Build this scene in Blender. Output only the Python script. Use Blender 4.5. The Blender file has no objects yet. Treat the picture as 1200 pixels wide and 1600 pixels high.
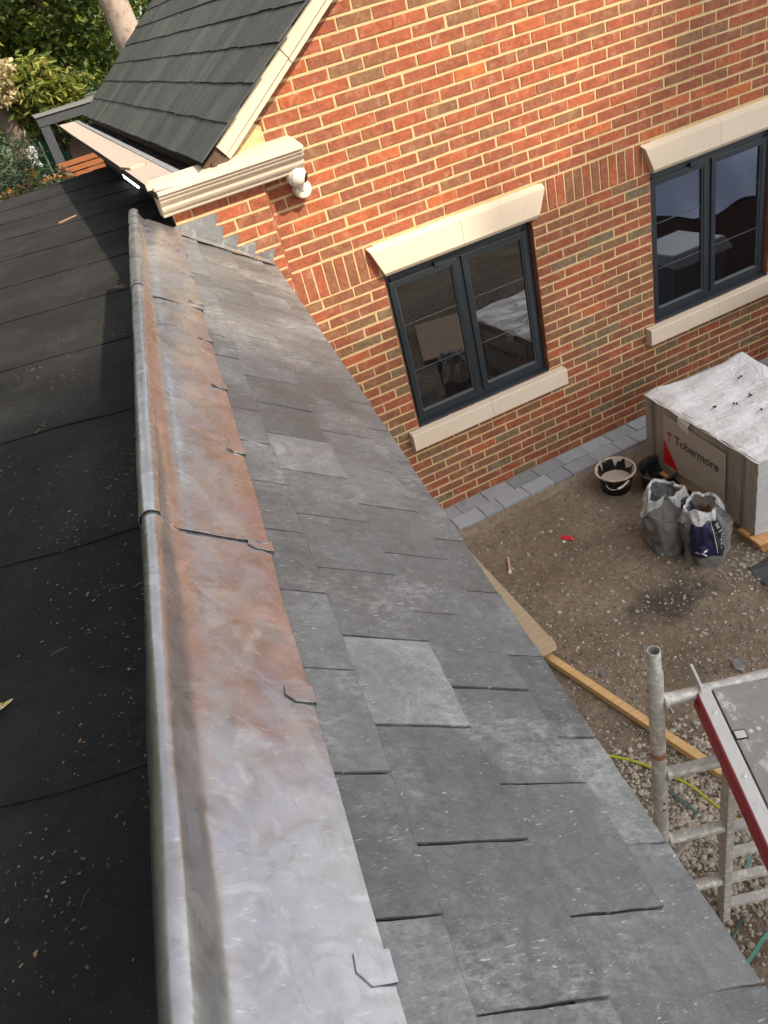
import bpy, bmesh, math, random
import numpy as np
from mathutils import Vector, Matrix, noise
S = bpy.context.scene
random.seed(7); rng = np.random.default_rng(7)

# ------------------------------------------------------------------ camera, sky, sun, exposure
cam_d = bpy.data.cameras.new("camera"); cam = bpy.data.objects.new("camera", cam_d); S.collection.objects.link(cam)
RC = ((.88565, -.40488, -.22737), (-.40900, -.44831, -.79482), (.21988, .79692, -.56264))   # right, down, forward
cam.matrix_world = Matrix(((RC[0][0], -RC[1][0], -RC[2][0], -1.7933), (RC[0][1], -RC[1][1], -RC[2][1], -4.8633), (RC[0][2], -RC[1][2], -RC[2][2], 3.6614), (0, 0, 0, 1)))
cam_d.sensor_fit = 'VERTICAL'; cam_d.sensor_height = 36.0; cam_d.lens = 1203.5 / 1600 * 36
cam_d.clip_start = .05; cam_d.clip_end = 2000
S.camera = cam
S.view_settings.view_transform = 'Standard'; S.view_settings.look = 'None'; S.view_settings.gamma = 1
S.view_settings.exposure = 1.3
SUN_EL, SUN_AZ = math.radians(40), math.radians(150)
w = bpy.data.worlds.new("World"); S.world = w; w.use_nodes = True
sky = w.node_tree.nodes.new('ShaderNodeTexSky'); sky.sky_type = 'NISHITA'; sky.sun_disc = False
sky.sun_elevation = SUN_EL; sky.sun_rotation = SUN_AZ; sky.air_density = 1.0; sky.dust_density = 2.5; sky.ozone_density = .6
bg = w.node_tree.nodes['Background']; bg.inputs['Strength'].default_value = 0.15
hs = w.node_tree.nodes.new('ShaderNodeHueSaturation'); hs.inputs['Saturation'].default_value = .22; w.node_tree.links.new(sky.outputs[0], hs.inputs['Color']); w.node_tree.links.new(hs.outputs[0], bg.inputs[0])   # thin haze: a pale, not a deep blue sky
sd = bpy.data.lights.new("sun", 'SUN'); sd.energy = 2.8; sd.angle = math.radians(1.0); sd.color = (1, .84, .64)
sun = bpy.data.objects.new("sun", sd); S.collection.objects.link(sun)
SUNV = Vector((math.sin(SUN_AZ) * math.cos(SUN_EL), math.cos(SUN_AZ) * math.cos(SUN_EL), math.sin(SUN_EL)))
sun.rotation_euler = SUNV.to_track_quat('Z', 'Y').to_euler(); sun.location = SUNV * 40

# ------------------------------------------------------------------ helpers
ORG = {}
def tag(o, label=None, cat=None, group=None, kind=None):
    if label: o['label'] = label
    if cat: o['category'] = cat
    if group: o['group'] = group
    if kind: o['kind'] = kind
    return o
def thing(name, loc, label, cat, group=None):
    o = bpy.data.objects.new(name, None); S.collection.objects.link(o); o.location = loc; o.empty_display_size = .1
    ORG[o] = Vector(loc); return tag(o, label, cat, group)

class MB:
    def __init__(s): s.v = []; s.f = []; s.t = []
    def face(s, pts, t=.5):
        b = len(s.v); s.v += [tuple(p) for p in pts]; s.f.append(tuple(range(b, b + len(pts)))); s.t.append(t)
    def solid(s, vs, fs, t=.5):
        b = len(s.v); s.v += [tuple(p) for p in vs]
        for f in fs: s.f.append(tuple(b + i for i in f)); s.t.append(t)
    def box(s, c, h, ax=None, t=.5):        # centre, half sizes, axes
        c = Vector(c); ax = ax or (Vector((1, 0, 0)), Vector((0, 1, 0)), Vector((0, 0, 1)))
        vs = [c + ax[0] * (h[0] * i) + ax[1] * (h[1] * j) + ax[2] * (h[2] * k) for i in (-1, 1) for j in (-1, 1) for k in (-1, 1)]
        s.solid(vs, [(0, 1, 3, 2), (4, 6, 7, 5), (0, 4, 5, 1), (2, 3, 7, 6), (0, 2, 6, 4), (1, 5, 7, 3)], t)
    def bb(s, x0, x1, y0, y1, z0, z1, t=.5): s.box(((x0 + x1) / 2, (y0 + y1) / 2, (z0 + z1) / 2), (abs(x1 - x0) / 2, abs(y1 - y0) / 2, abs(z1 - z0) / 2), t=t)
    def beam(s, a, b, wd, ht, up=(0, 0, 1), t=.5):
        a = Vector(a); b = Vector(b); d = (b - a); L = d.length; d.normalize(); sx = d.cross(Vector(up)).normalized(); uz = sx.cross(d)
        s.box((a + b) / 2, (L / 2, wd / 2, ht / 2), (d, sx, uz), t)
    def tube(s, pts, r, n=12, cap=True, t=.5):
        pts = [Vector(p) for p in pts]; rings = []
        rs = r if isinstance(r, (list, tuple)) else [r] * len(pts)
        up = None
        for i, p in enumerate(pts):
            d = (pts[min(i + 1, len(pts) - 1)] - pts[max(i - 1, 0)]).normalized()
            if up is None: up = d.orthogonal().normalized()
            up = (up - d * up.dot(d)).normalized(); sx = d.cross(up)
            b = len(s.v)
            for k in range(n):
                a = 2 * math.pi * k / n; s.v.append(tuple(p + (up * math.cos(a) + sx * math.sin(a)) * rs[i]))
            rings.append(b)
        for i in range(len(rings) - 1):
            for k in range(n):
                s.f.append((rings[i] + k, rings[i] + (k + 1) % n, rings[i + 1] + (k + 1) % n, rings[i + 1] + k)); s.t.append(t)
        if cap:
            s.f.append(tuple(rings[0] + k for k in range(n))[::-1]); s.f.append(tuple(rings[-1] + k for k in range(n))); s.t += [t, t]
    def lathe(s, prof, c, ax=(0, 0, 1), n=28, t=.5, jit=0, cap=False):  # prof: (radius, height)
        c = Vector(c); ax = Vector(ax).normalized(); u = ax.orthogonal().normalized(); q = ax.cross(u); rings = []
        for r, h in prof:
            rings.append(len(s.v))
            for k in range(n):
                a = 2 * math.pi * k / n; rr = r * (1 + (random.random() - .5) * jit)
                s.v.append(tuple(c + ax * h + (u * math.cos(a) + q * math.sin(a)) * rr))
        for i in range(len(rings) - 1):
            for k in range(n): s.f.append((rings[i] + k, rings[i] + (k + 1) % n, rings[i + 1] + (k + 1) % n, rings[i + 1] + k)); s.t.append(t)
        if cap: s.f.append(tuple(rings[-1] + k for k in range(n))); s.t.append(t)
    def extrude(s, prof, a, b, fx, fy, t=.5, caps=True):    # 2-D profile placed at a and b
        a = Vector(a); b = Vector(b); fx = Vector(fx); fy = Vector(fy); n = len(prof); i0 = len(s.v)
        for o in (a, b): s.v += [tuple(o + fx * p[0] + fy * p[1]) for p in prof]
        for k in range(n): s.f.append((i0 + k, i0 + (k + 1) % n, i0 + n + (k + 1) % n, i0 + n + k)); s.t.append(t)
        if caps: s.f.append(tuple(i0 + k for k in range(n))[::-1]); s.f.append(tuple(i0 + n + k for k in range(n))); s.t += [t, t]
    def grid(s, fn, nu, nv, t=.5):
        b = len(s.v)
        for i in range(nu + 1):
            for j in range(nv + 1): s.v.append(tuple(fn(i / nu, j / nv)))
        for i in range(nu):
            for j in range(nv): s.f.append((b + i * (nv + 1) + j, b + (i + 1) * (nv + 1) + j, b + (i + 1) * (nv + 1) + j + 1, b + i * (nv + 1) + j + 1)); s.t.append(t)
    def build(s, name, mat, parent=None, smooth=None, bevel=0, fixn=True):
        me = bpy.data.meshes.new(name); o0 = ORG.get(parent, Vector((0, 0, 0)))
        vs = np.array(s.v, dtype=float) - np.array(o0)
        me.from_pydata(vs.tolist(), [], s.f)
        at = me.attributes.new('tone', 'FLOAT', 'FACE'); at.data.foreach_set('value', np.array(s.t, dtype=np.float32))
        if fixn or bevel:
            bm = bmesh.new(); bm.from_mesh(me)
            if fixn: bmesh.ops.recalc_face_normals(bm, faces=bm.faces)
            if bevel: bmesh.ops.bevel(bm, geom=bm.edges[:], offset=bevel, segments=2, profile=.6, affect='EDGES', clamp_overlap=True)
            bm.to_mesh(me); bm.free()
        me.materials.append(mat)
        if smooth is not None:
            me.polygons.foreach_set('use_smooth', [True] * len(me.polygons)); me.set_sharp_from_angle(angle=math.radians(smooth))
        me.update()
        o = bpy.data.objects.new(name, me); S.collection.objects.link(o)
        if parent is not None: o.parent = parent
        ORG[o] = o0
        return o

class NT:
    def __init__(s, name):
        s.m = bpy.data.materials.new(name); s.m.use_nodes = True; s.nt = s.m.node_tree; s.b = s.nt.nodes['Principled BSDF']; s.co = None
    def put(s, sock, v):
        if isinstance(v, bpy.types.NodeSocket): s.nt.links.new(v, sock)
        elif v is not None: sock.default_value = v if not (isinstance(v, tuple) and len(v) == 3 and len(sock.default_value) == 4) else (*v, 1)
    def obj(s):
        if s.co is None: s.co = s.nt.nodes.new('ShaderNodeTexCoord').outputs['Object']
        return s.co
    def map(s, sc=(1, 1, 1), rot=(0, 0, 0), loc=(0, 0, 0), v=None):
        n = s.nt.nodes.new('ShaderNodeMapping'); s.nt.links.new(v or s.obj(), n.inputs[0]); n.inputs['Scale'].default_value = sc; n.inputs['Rotation'].default_value = rot; n.inputs['Location'].default_value = loc; return n.outputs[0]
    def noise(s, scale, detail=4, rough=.55, v=None, dist=0, col=False):
        n = s.nt.nodes.new('ShaderNodeTexNoise'); s.nt.links.new(v or s.obj(), n.inputs['Vector']); n.inputs['Scale'].default_value = scale; n.inputs['Detail'].default_value = detail; n.inputs['Roughness'].default_value = rough; n.inputs['Distortion'].default_value = dist
        return n.outputs['Color' if col else 'Fac']
    def voro(s, scale, v=None, feature='F1', out='Distance'):
        n = s.nt.nodes.new('ShaderNodeTexVoronoi'); n.feature = feature; s.nt.links.new(v or s.obj(), n.inputs['Vector']); n.inputs['Scale'].default_value = scale; return n.outputs[out]
    def wave(s, scale, v=None, dist=2, detail=2, direction='X'):
        n = s.nt.nodes.new('ShaderNodeTexWave'); n.bands_direction = direction; s.nt.links.new(v or s.obj(), n.inputs['Vector']); n.inputs['Scale'].default_value = scale; n.inputs['Distortion'].default_value = dist; n.inputs['Detail'].default_value = detail; return n.outputs['Fac']
    def ramp(s, fac, stops, interp='LINEAR'):
        n = s.nt.nodes.new('ShaderNodeValToRGB'); n.color_ramp.interpolation = interp; e = n.color_ramp.elements
        while len(e) < len(stops): e.new(.5)
        for i, (p, c) in enumerate(stops):
            e[i].position = p; e[i].color = (c, c, c, 1) if not isinstance(c, tuple) else (*c, 1)
        s.nt.links.new(fac, n.inputs[0]); return n.outputs[0]
    def mix(s, f, a, b, mode='MIX'):
        n = s.nt.nodes.new('ShaderNodeMix'); n.data_type = 'RGBA'; n.blend_type = mode; n.clamp_factor = True
        s.put(n.inputs[0], f); s.put(n.inputs[6], a); s.put(n.inputs[7], b); return n.outputs[2]
    def math(s, op, a, b=None):
        n = s.nt.nodes.new('ShaderNodeMath'); n.operation = op; s.put(n.inputs[0], a); s.put(n.inputs[1], b); return n.outputs[0]
    def attr(s, name='tone'):
        n = s.nt.nodes.new('ShaderNodeAttribute'); n.attribute_name = name; return n.outputs['Fac']
    def bump(s, h, strength=.3, dist=.01, nrm=None):
        n = s.nt.nodes.new('ShaderNodeBump'); n.inputs['Strength'].default_value = strength; n.inputs['Distance'].default_value = dist; s.nt.links.new(h, n.inputs['Height'])
        if nrm: s.nt.links.new(nrm, n.inputs['Normal'])
        return n.outputs[0]
    def set(s, **k):
        nm = dict(col='Base Color', rough='Roughness', metal='Metallic', nrm='Normal', spec='Specular IOR Level', ior='IOR', emit='Emission Color', estr='Emission Strength', alpha='Alpha', trans='Transmission Weight', coat='Coat Weight', sheen='Sheen Weight')
        for a, v in k.items(): s.put(s.b.inputs[nm[a]], v)
        return s.m

# ------------------------------------------------------------------ materials
def m_brick():
    n = NT('brick'); t = n.attr()
    c = n.ramp(t, [(0, (.165, .122, .075)), (.15, (.19, .122, .068)), (.32, (.215, .104, .055)), (.5, (.25, .083, .045)), (.75, (.315, .088, .044)), (1, (.43, .12, .044))])
    k = n.ramp(n.noise(38, 5, .7), [(.25, .55), (.75, 1.3)]); c = n.mix(1, c, k, 'MULTIPLY')
    k2 = n.ramp(n.noise(9, 3), [(.3, .8), (.7, 1.15)]); c = n.mix(1, c, k2, 'MULTIPLY')
    spots = n.ramp(n.noise(140, 2), [(.3, 1), (.36, 0)]); c = n.mix(n.math('MULTIPLY', spots, .55), c, (.05, .035, .03))
    haze = n.ramp(n.noise(14, 6, .7), [(.52, 0), (.8, .5)]); c = n.mix(haze, c, (.48, .36, .24))
    h = n.noise(120, 5, .7)
    return n.set(col=c, rough=.86, nrm=n.bump(h, .55, .004), spec=.25)
def m_mortar():
    n = NT('mortar'); c = n.mix(n.ramp(n.noise(22, 5, .7), [(.3, 0), (.75, 1)]), (.50, .35, .17), (.63, .47, .27))
    return n.set(col=c, rough=.95, nrm=n.bump(n.noise(110, 5, .8), .9, .006), spec=.1)
def m_stone():
    n = NT('cast_stone'); c = n.mix(n.noise(6, 5, .7), (.53, .43, .33), (.62, .52, .41))
    st = n.ramp(n.noise(18, 7, .8, v=n.map((1, 1, .35))), [(.54, 0), (.8, .4)]); c = n.mix(st, c, (.42, .32, .22))
    return n.set(col=c, rough=.8, nrm=n.bump(n.noise(220, 4), .25, .003), spec=.25)
def m_slate(name, base, dustcol, dust=.5, fleck=1.0, rough=.5, streak=False):
    n = NT(name); t = n.attr()
    c = n.mix(t, tuple(x * .68 for x in base), tuple(x * 1.26 for x in base))
    if streak: c = n.mix(1, c, n.ramp(n.noise(1, 4, .7, v=n.map((.8, 24, .8))), [(.3, .62), (.7, 1.4)]), 'MULTIPLY')
    c = n.mix(1, c, n.ramp(n.noise(5, 6, .68), [(.28, .80), (.72, 1.18)]), 'MULTIPLY')
    c = n.mix(1, c, n.ramp(n.noise(40, 7, .75), [(.3, .76), (.7, 1.22)]), 'MULTIPLY')
    # pale riven dust, only on some slates
    d = n.math('MULTIPLY', n.ramp(n.noise(3.2, 7, .75, v=n.map((1, 1, 1), (0, 0, .5))), [(.50, 0), (.66, 1)]), n.ramp(n.noise(34, 6, .8, v=n.map((1, 2.4, 1), (0, 0, .3))), [(.42, 0), (.62, 1)]))
    c = n.mix(n.math('MULTIPLY', d, dust), c, dustcol)
    d2 = n.math('MULTIPLY', n.ramp(t, [(.88, 0), (.97, 1)]), n.ramp(n.noise(8, 9, .85, dist=1.1), [(.50, .07), (.72, .72)])); c = n.mix(d2, c, dustcol)
    # chalky scratches in two directions
    for rz, sc, th in ((.9, (26, 230, 60), .69), (-.65, (20, 280, 60), .695), (2.1, (60, 210, 90), .69), (.25, (14, 330, 60), .71), (1.45, (24, 260, 60), .705)):
        f = n.ramp(n.noise(1.0, 2, .5, v=n.map(sc, (0, 0, rz))), [(th, 0), (th + .02, 1)])
        f = n.math('MULTIPLY', f, n.ramp(n.noise(4.5 + rz, 4, .6), [(.50, 0), (.64, 1)])); c = n.mix(n.math('MULTIPLY', f, .75 * fleck), c, dustcol)
    f = n.math('MULTIPLY', n.ramp(n.noise(230, 2, .5), [(.66, 0), (.71, 1)]), n.ramp(n.noise(5.5, 4, .65), [(.52, 0), (.68, 1)])); c = n.mix(n.math('MULTIPLY', f, .6 * fleck), c, dustcol)
    sp = n.ramp(n.noise(11, 3, .6), [(.27, 1), (.36, 0)]); c = n.mix(n.math('MULTIPLY', sp, .35), c, tuple(x * .45 for x in base))
    h = n.math('ADD', n.noise(8, 7, .6, v=n.map((1, 1, 1))), n.math('MULTIPLY', n.noise(70, 5, .7), .22))
    r = n.ramp(n.noise(10, 4), [(.3, rough - .1), (.7, rough + .12)])
    return n.set(col=c, rough=r, nrm=n.bump(h, .85, .014), spec=.5)
def m_lead():
    n = NT('lead'); v = n.map((1, 1, 1), (0, 0, .141))
    c = n.mix(n.ramp(n.noise(3.3, 6, .65, v=v, dist=.6), [(.36, 0), (.60, 1)]), (.37, .367, .367), (.50, .495, .495))
    pk = n.ramp(n.noise(2.4, 3, .55, v=n.map((1.8, .7, 1), (0, 0, .141), (3, 1, 0)), dist=.7), [(.48, 0), (.66, .32)]); c = n.mix(pk, c, (.46, .405, .395))
    bl = n.ramp(n.noise(4.1, 3, .55, v=n.map((1.5, 1, 1), (0, 0, .141), (7, 2, 0)), dist=.8), [(.48, 0), (.66, .65)]); c = n.mix(bl, c, (.37, .345, .41))
    br = n.ramp(n.noise(9, 4, .6, v=v, dist=1.4), [(.48, 0), (.72, .7)]); c = n.mix(br, c, (.29, .262, .24)); c = n.mix(n.ramp(n.noise(22, 3, .55, v=v, dist=1.8), [(.55, 0), (.74, .5)]), c, (.30, .28, .27)); c = n.mix(n.ramp(n.noise(13, 4, .6, v=n.map((1, 1, 1), (0, 0, .7), (5, 5, 0)), dist=1.6), [(.56, 0), (.70, .55)]), c, (.62, .61, .61))
    sc = n.ramp(n.noise(1, 3, .6, v=n.map((16, 150, 60), (0, 0, .6))), [(.66, 0), (.70, .35)]); c = n.mix(sc, c, (.75, .74, .74))
    sc2 = n.ramp(n.noise(1, 3, .6, v=n.map((130, 10, 60), (0, 0, .2))), [(.67, 0), (.71, .3)]); c = n.mix(sc2, c, (.26, .25, .25))
    h = n.math('ADD', n.noise(8, 3, .5, v=v, dist=.8), n.math('MULTIPLY', n.noise(30, 2, .5), .12))
    r = n.ramp(n.noise(11, 3, .5, dist=.8), [(.3, .20), (.7, .38)])
    return n.set(col=c, metal=.80, rough=r, nrm=n.bump(h, .16, .02), spec=.5)
def m_felt():
    n = NT('mineral_felt'); c = n.mix(n.noise(420, 2, .7), (.005, .005, .0055), (.044, .044, .0445))
    c = n.mix(n.ramp(n.noise(1.6, 8, .78), [(.45, 0), (.7, .7)]), c, (.055, .055, .054))
    f = n.ramp(n.noise(1, 3, .6, v=n.map((5, 60, 20), (0, 0, -.5))), [(.62, 0), (.72, .35)]); c = n.mix(f, c, (.06, .06, .06))
    sp = n.ramp(n.noise(210, 1), [(.745, 0), (.76, .3)]); c = n.mix(sp, c, (.20, .18, .15))
    return n.set(col=c, rough=.9, nrm=n.bump(n.math('ADD', n.noise(190, 4, .8), n.math('MULTIPLY', n.noise(6, 5), 2.0)), .9, .008), spec=.12)
def m_soil():
    n = NT('soil'); c = n.mix(n.ramp(n.noise(1.4, 8, .75), [(.36, 0), (.64, 1)]), (.23, .17, .115), (.43, .345, .255))
    c = n.mix(n.ramp(n.noise(26, 6, .75), [(.35, .0), (.7, .75)]), c, (.13, .096, .066))
    c = n.mix(n.ramp(n.voro(70), [(.02, .8), (.2, 0)]), c, (.27, .235, .19))
    # dark tarry stain on the soil
    v = n.map((1.5, 2.6, 1), (0, 0, .42), (-2.94, 3.90, 0)); st = n.ramp(n.math('MULTIPLY', n.math('ADD', n.vlen(v), n.math('MULTIPLY', n.noise(5, 8, .8), 1.5)), .5), [(.5, 1), (.68, 0)])
    c = n.mix(n.math('MULTIPLY', st, .75), c, (.045, .042, .04))
    return n.set(col=c, rough=.95, nrm=n.bump(n.math('ADD', n.noise(60, 6, .75), n.noise(9, 4)), .9, .03), spec=.15)
def vlen(s, v):
    n = s.nt.nodes.new('ShaderNodeVectorMath'); n.operation = 'LENGTH'; s.nt.links.new(v, n.inputs[0]); return n.outputs['Value']
NT.vlen = vlen
def m_simple(name, col, rough=.6, metal=0, var=.2, scale=12, bump=.15, bscale=60, spec=.4, tone=0, stain=None, **k):
    n = NT(name); c = n.mix(n.noise(scale, 5, .7), tuple(x * (1 - var) for x in col), tuple(min(1, x * (1 + var)) for x in col))
    if tone: c = n.mix(1, c, n.ramp(n.attr(), [(0, 1 - tone), (1, 1 + tone)]), 'MULTIPLY')
    if stain: c = n.mix(n.ramp(n.noise(stain[1], 6, .75), [(stain[2], 0), (stain[2] + .12, stain[3])]), c, stain[0])
    return n.set(col=c, rough=rough, metal=metal, nrm=n.bump(n.noise(bscale, 5, .7), bump, .004), spec=spec, **k)
def m_wood(name, a, b, axis=(1, 30, 30), rot=0, rough=.75):
    n = NT(name); g = n.noise(3, 6, .65, v=n.map(axis, (0, 0, rot)), dist=.6); c = n.mix(n.ramp(g, [(.3, 0), (.7, 1)]), a, b)
    c = n.mix(n.ramp(n.noise(9, 6, .8), [(.55, 0), (.8, .35)]), c, tuple(x * .45 for x in a))
    return n.set(col=c, rough=rough, nrm=n.bump(g, .3, .004), spec=.25)
def m_leaf(name, stops, tr=.35):
    n = NT(name); c = n.ramp(n.attr(), stops); n.set(col=c, rough=.45, spec=.45)
    tl = n.nt.nodes.new('ShaderNodeBsdfTranslucent'); n.nt.links.new(c, tl.inputs[0]); mx = n.nt.nodes.new('ShaderNodeMixShader'); mx.inputs[0].default_value = tr
    n.nt.links.new(n.b.outputs[0], mx.inputs[1]); n.nt.links.new(tl.outputs[0], mx.inputs[2]); n.nt.links.new(mx.outputs[0], n.nt.nodes['Material Output'].inputs[0]); return n.m
BRICK, MORTAR, STONE, LEAD, FELT, SOIL = m_brick(), m_mortar(), m_stone(), m_lead(), m_felt(), m_soil()
SLATE = m_slate('slate', (.135, .138, .137), (.46, .455, .44), .6, 1.25, .42)
RSLATE = m_slate('house_slate', (.050, .054, .047), (.13, .135, .12), .3, .2, .6, True)
FRAME = m_simple('anthracite_frame', (.016, .021, .026), .36, var=.12, bump=.05, spec=.5)
BEAD = m_simple('grey_bead', (.10, .115, .13), .4, var=.1, bump=.03)
BARM = m_simple('spacer_bar', (.06, .065, .07), .5, var=.1)
def m_glass():
    n = NT('window_glass'); return n.set(col=(.004, .005, .006), rough=.015, ior=2.55, spec=.5, nrm=n.bump(n.noise(2.2, 2), .02, .02))
GLASS = m_glass()
BLACKP = m_simple('black_plastic', (.006, .006, .0065), .45, var=.3, stain=((.25, .22, .18), 14, .56, .6))
WHITEP = m_simple('white_plastic', (.64, .59, .51), .4, var=.05, bump=.03)
GREYST = m_simple('paving_block', (.27, .276, .29), .85, var=.25, scale=40, bump=.5, bscale=160, tone=.22, stain=((.10, .08, .06), 7, .55, .4))
GALV = m_simple('weathered_aluminium', (.40, .385, .355), .5, metal=.25, var=.28, scale=16, bump=.3, bscale=50, stain=((.70, .66, .60), 30, .50, .85))
RED = m_simple('red_paint', (.30, .02, .025), .45, var=.25, stain=((.42, .36, .33), 26, .63, .6))
DECKM = m_simple('deck_ply', (.25, .235, .22), .75, var=.3, scale=14, bump=.35, bscale=120, stain=((.62, .58, .52), 17, .535, .85))
ALU = m_simple('aluminium_edge', (.58, .56, .53), .42, metal=.5, var=.15, scale=30, stain=((.25, .24, .22), 24, .58, .5))
PINE = m_wood('pine', (.50, .30, .12), (.66, .44, .21), (1.2, 26, 26), 1.4)
OLDWOOD = m_wood('old_board', (.33, .25, .16), (.48, .38, .26), (1.5, 30, 30), 1.5)
PALW = m_wood('pallet_wood', (.50, .24, .09), (.64, .36, .16), (20, 2, 20), 0)
CEDAR = m_wood('cedar', (.20, .07, .028), (.32, .12, .045), (2, 20, 30), 0)
BARK = m_simple('bark', (.30, .235, .19), .9, var=.35, scale=9, bump=.9, bscale=14, stain=((.12, .09, .07), 6, .5, .7))
DBARK = m_simple('dark_bark', (.12, .085, .065), .9, var=.4, scale=9, bump=.9, bscale=14)
BROWN = m_simple('brown_timber', (.085, .05, .032), .8, var=.4, scale=14, bump=.4)

# ================================================================== THE BRICK HOUSE
house = thing('brick_house', (1.2, 0, 0), 'red brick house with cream stone trim, slate roof and two anthracite windows', 'house')
TH = math.radians(35.7); SL = Vector((math.cos(TH), 0, math.sin(TH))); NL = Vector((math.sin(TH), 0, -math.cos(TH)))  # up the left slope, inward normal
EV = Vector((-.955, 0, 3.026)); APX = 2.6
def roofz(x): return EV.z + ((x if x < APX else 2 * APX - x) - EV.x) * math.tan(TH)
C0, MOD = .0746, .2298                     # course height, brick module
ZH = 2.0                                    # window head height
W1, W2 = (0.0, 1.189), (2.223, 3.423)
ZS = ZH - 16 * C0
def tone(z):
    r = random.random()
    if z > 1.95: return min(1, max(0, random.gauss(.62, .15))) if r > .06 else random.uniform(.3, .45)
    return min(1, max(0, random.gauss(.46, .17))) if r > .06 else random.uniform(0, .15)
def brick(mb, x0, x1, z0, z1, y, t=None):
    if x1 - x0 < .012 or z1 - z0 < .012: return
    j = lambda a=.0026: random.uniform(-a, a)
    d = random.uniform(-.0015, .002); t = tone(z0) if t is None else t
    e = .0022; yb = y + .012
    out = [(x0 + j(), y + e, z0 + j()), (x1 + j(), y + e, z0 + j()), (x1 + j(), y + e, z1 + j()), (x0 + j(), y + e, z1 + j())]
    fr = [(x0 + e, y - d, z0 + e), (x1 - e, y - d + j(.001), z0 + e), (x1 - e, y - d, z1 - e), (x0 + e, y - d + j(.001), z1 - e)]
    bk = [(p[0], yb, p[2]) for p in out]
    mb.solid(out + fr + bk, [(4, 5, 6, 7)] + [(k, (k + 1) % 4, 4 + (k + 1) % 4, 4 + k) for k in range(4)] + [(8 + k, 8 + (k + 1) % 4, (k + 1) % 4, k) for k in range(4)], t)
def course(mb, k, x0, x1, anchor, y, off, left=False):
    """stretcher course k (0 = first under window head) between x0 and x1"""
    zt = ZH - k * C0; z0, z1 = zt - C0 + .0155, zt
    g = .0115; n0 = math.floor((x0 - anchor) / MOD) - 1
    x = anchor + n0 * MOD + (off if (k % 2) else 0)
    while x < x1:
        jj = random.uniform(-.004, .004)
        a, b = max(x + g / 2 + jj, x0 + (g / 2 if not left else 0)), min(x + MOD - g / 2 + jj, x1)
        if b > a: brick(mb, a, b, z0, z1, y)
        x += MOD
bw = MB(); XR = 6.2
for k in range(0, 16):                      # beside the windows
    course(bw, k, -.63, W1[0], 0, 0, MOD / 2); course(bw, k, W1[1], W2[0], W1[1], 0, MOD / 2, True); course(bw, k, W2[1], XR, W2[1], 0, MOD / 2, True)
for k in range(16, 27): course(bw, k, -.63, XR, W1[1], 0, MOD / 2)
x = -.615                                   # soldier courses at lintel height
while x < XR:
    if not (-.02 < x < 1.22 or 2.2 < x < 3.45): brick(bw, x, x + .0645, ZH + .0105, ZH + 3 * C0 - .002, 0)
    x += .0752
k = -4
while ZH - k * C0 < 6.0:
    zt = ZH - k * C0
    xa = max(-.63, EV.x + (zt - EV.z + .10) / math.tan(TH)) if zt > 2.7 else -.63
    xb = min(XR, 2 * APX - EV.x - (zt - EV.z + .10) / math.tan(TH))
    if xa < xb: course(bw, k, xa, xb, W1[1] + .03, 0, MOD / 2)
    k -= 1
bw.build('wall', BRICK, house, fixn=False)
mo = MB(); YM = .0036                       # mortar bed, with the window openings left out
lx = [-.63, W1[0], W1[1], W2[0], W2[1], XR]; lz = [-.3, ZS, ZH]
for i in range(5):
    for j in range(2):
        if j == 1 and i in (1, 3): continue
        mo.face([(lx[i], YM, lz[j]), (lx[i + 1], YM, lz[j]), (lx[i + 1], YM, lz[j + 1]), (lx[i], YM, lz[j + 1])])
mo.face([(-.63, YM, ZH), (XR, YM, ZH), (XR, YM, roofz(XR) - .08), (APX, YM, roofz(APX) - .08), (-.63, YM, roofz(-.63) - .08)])
for a, b in (W1, W2):                       # reveals
    mo.face([(a, YM, ZS), (a, .13, ZS), (a, .13, ZH), (a, YM, ZH)]); mo.face([(b, YM, ZS), (b, .13, ZS), (b, .13, ZH), (b, YM, ZH)])
    mo.face([(a, YM, ZH), (b, YM, ZH), (b, .13, ZH), (a, .13, ZH)])
mo.build('mortar_joints', MORTAR, house, fixn=False)
# brick reveals (bricks turn the corner)
for a, sgn in ((W1[0], 1), (W1[1], -1), (W2[0], 1), (W2[1], -1)):
    rv = MB()
    rv.bb(a - .004, a + .003, .0026, .1, ZS + .01, ZH - .001, .5)
    rv.build('window_reveal', BRICK, house)
# corner pilaster, 0.1 proud of the gable
YP = -.1; pb = MB()
for k in range(-11, 27):
    course(pb, k, -1.2, -.63, -.635 + (0 if k % 2 else .11), YP, 0)
pb.bb(-.64, -.628, YP + .004, 0, -.2, 2.8, .5)
pb.build('pilaster', BRICK, house, fixn=False)
pm = MB(); pm.bb(-1.2, -.632, YP + .0045, .3, -.3, 2.83); pm.build('pilaster_mortar', MORTAR, house)
# body of the house behind the gable
bd = MB(); bd.bb(-.93, -.9, .25, 6.95, 0, 2.9); bd.bb(-.9, XR, 6.9, 6.95, 0, 2.9); bd.bb(XR - .03, XR, .05, 6.9, 0, 2.9); bd.build('side_wall', m_simple('wall_in_shade', (.02, .019, .018), .9), house)  # near-black colour paints the deep shade below the gutter
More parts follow.
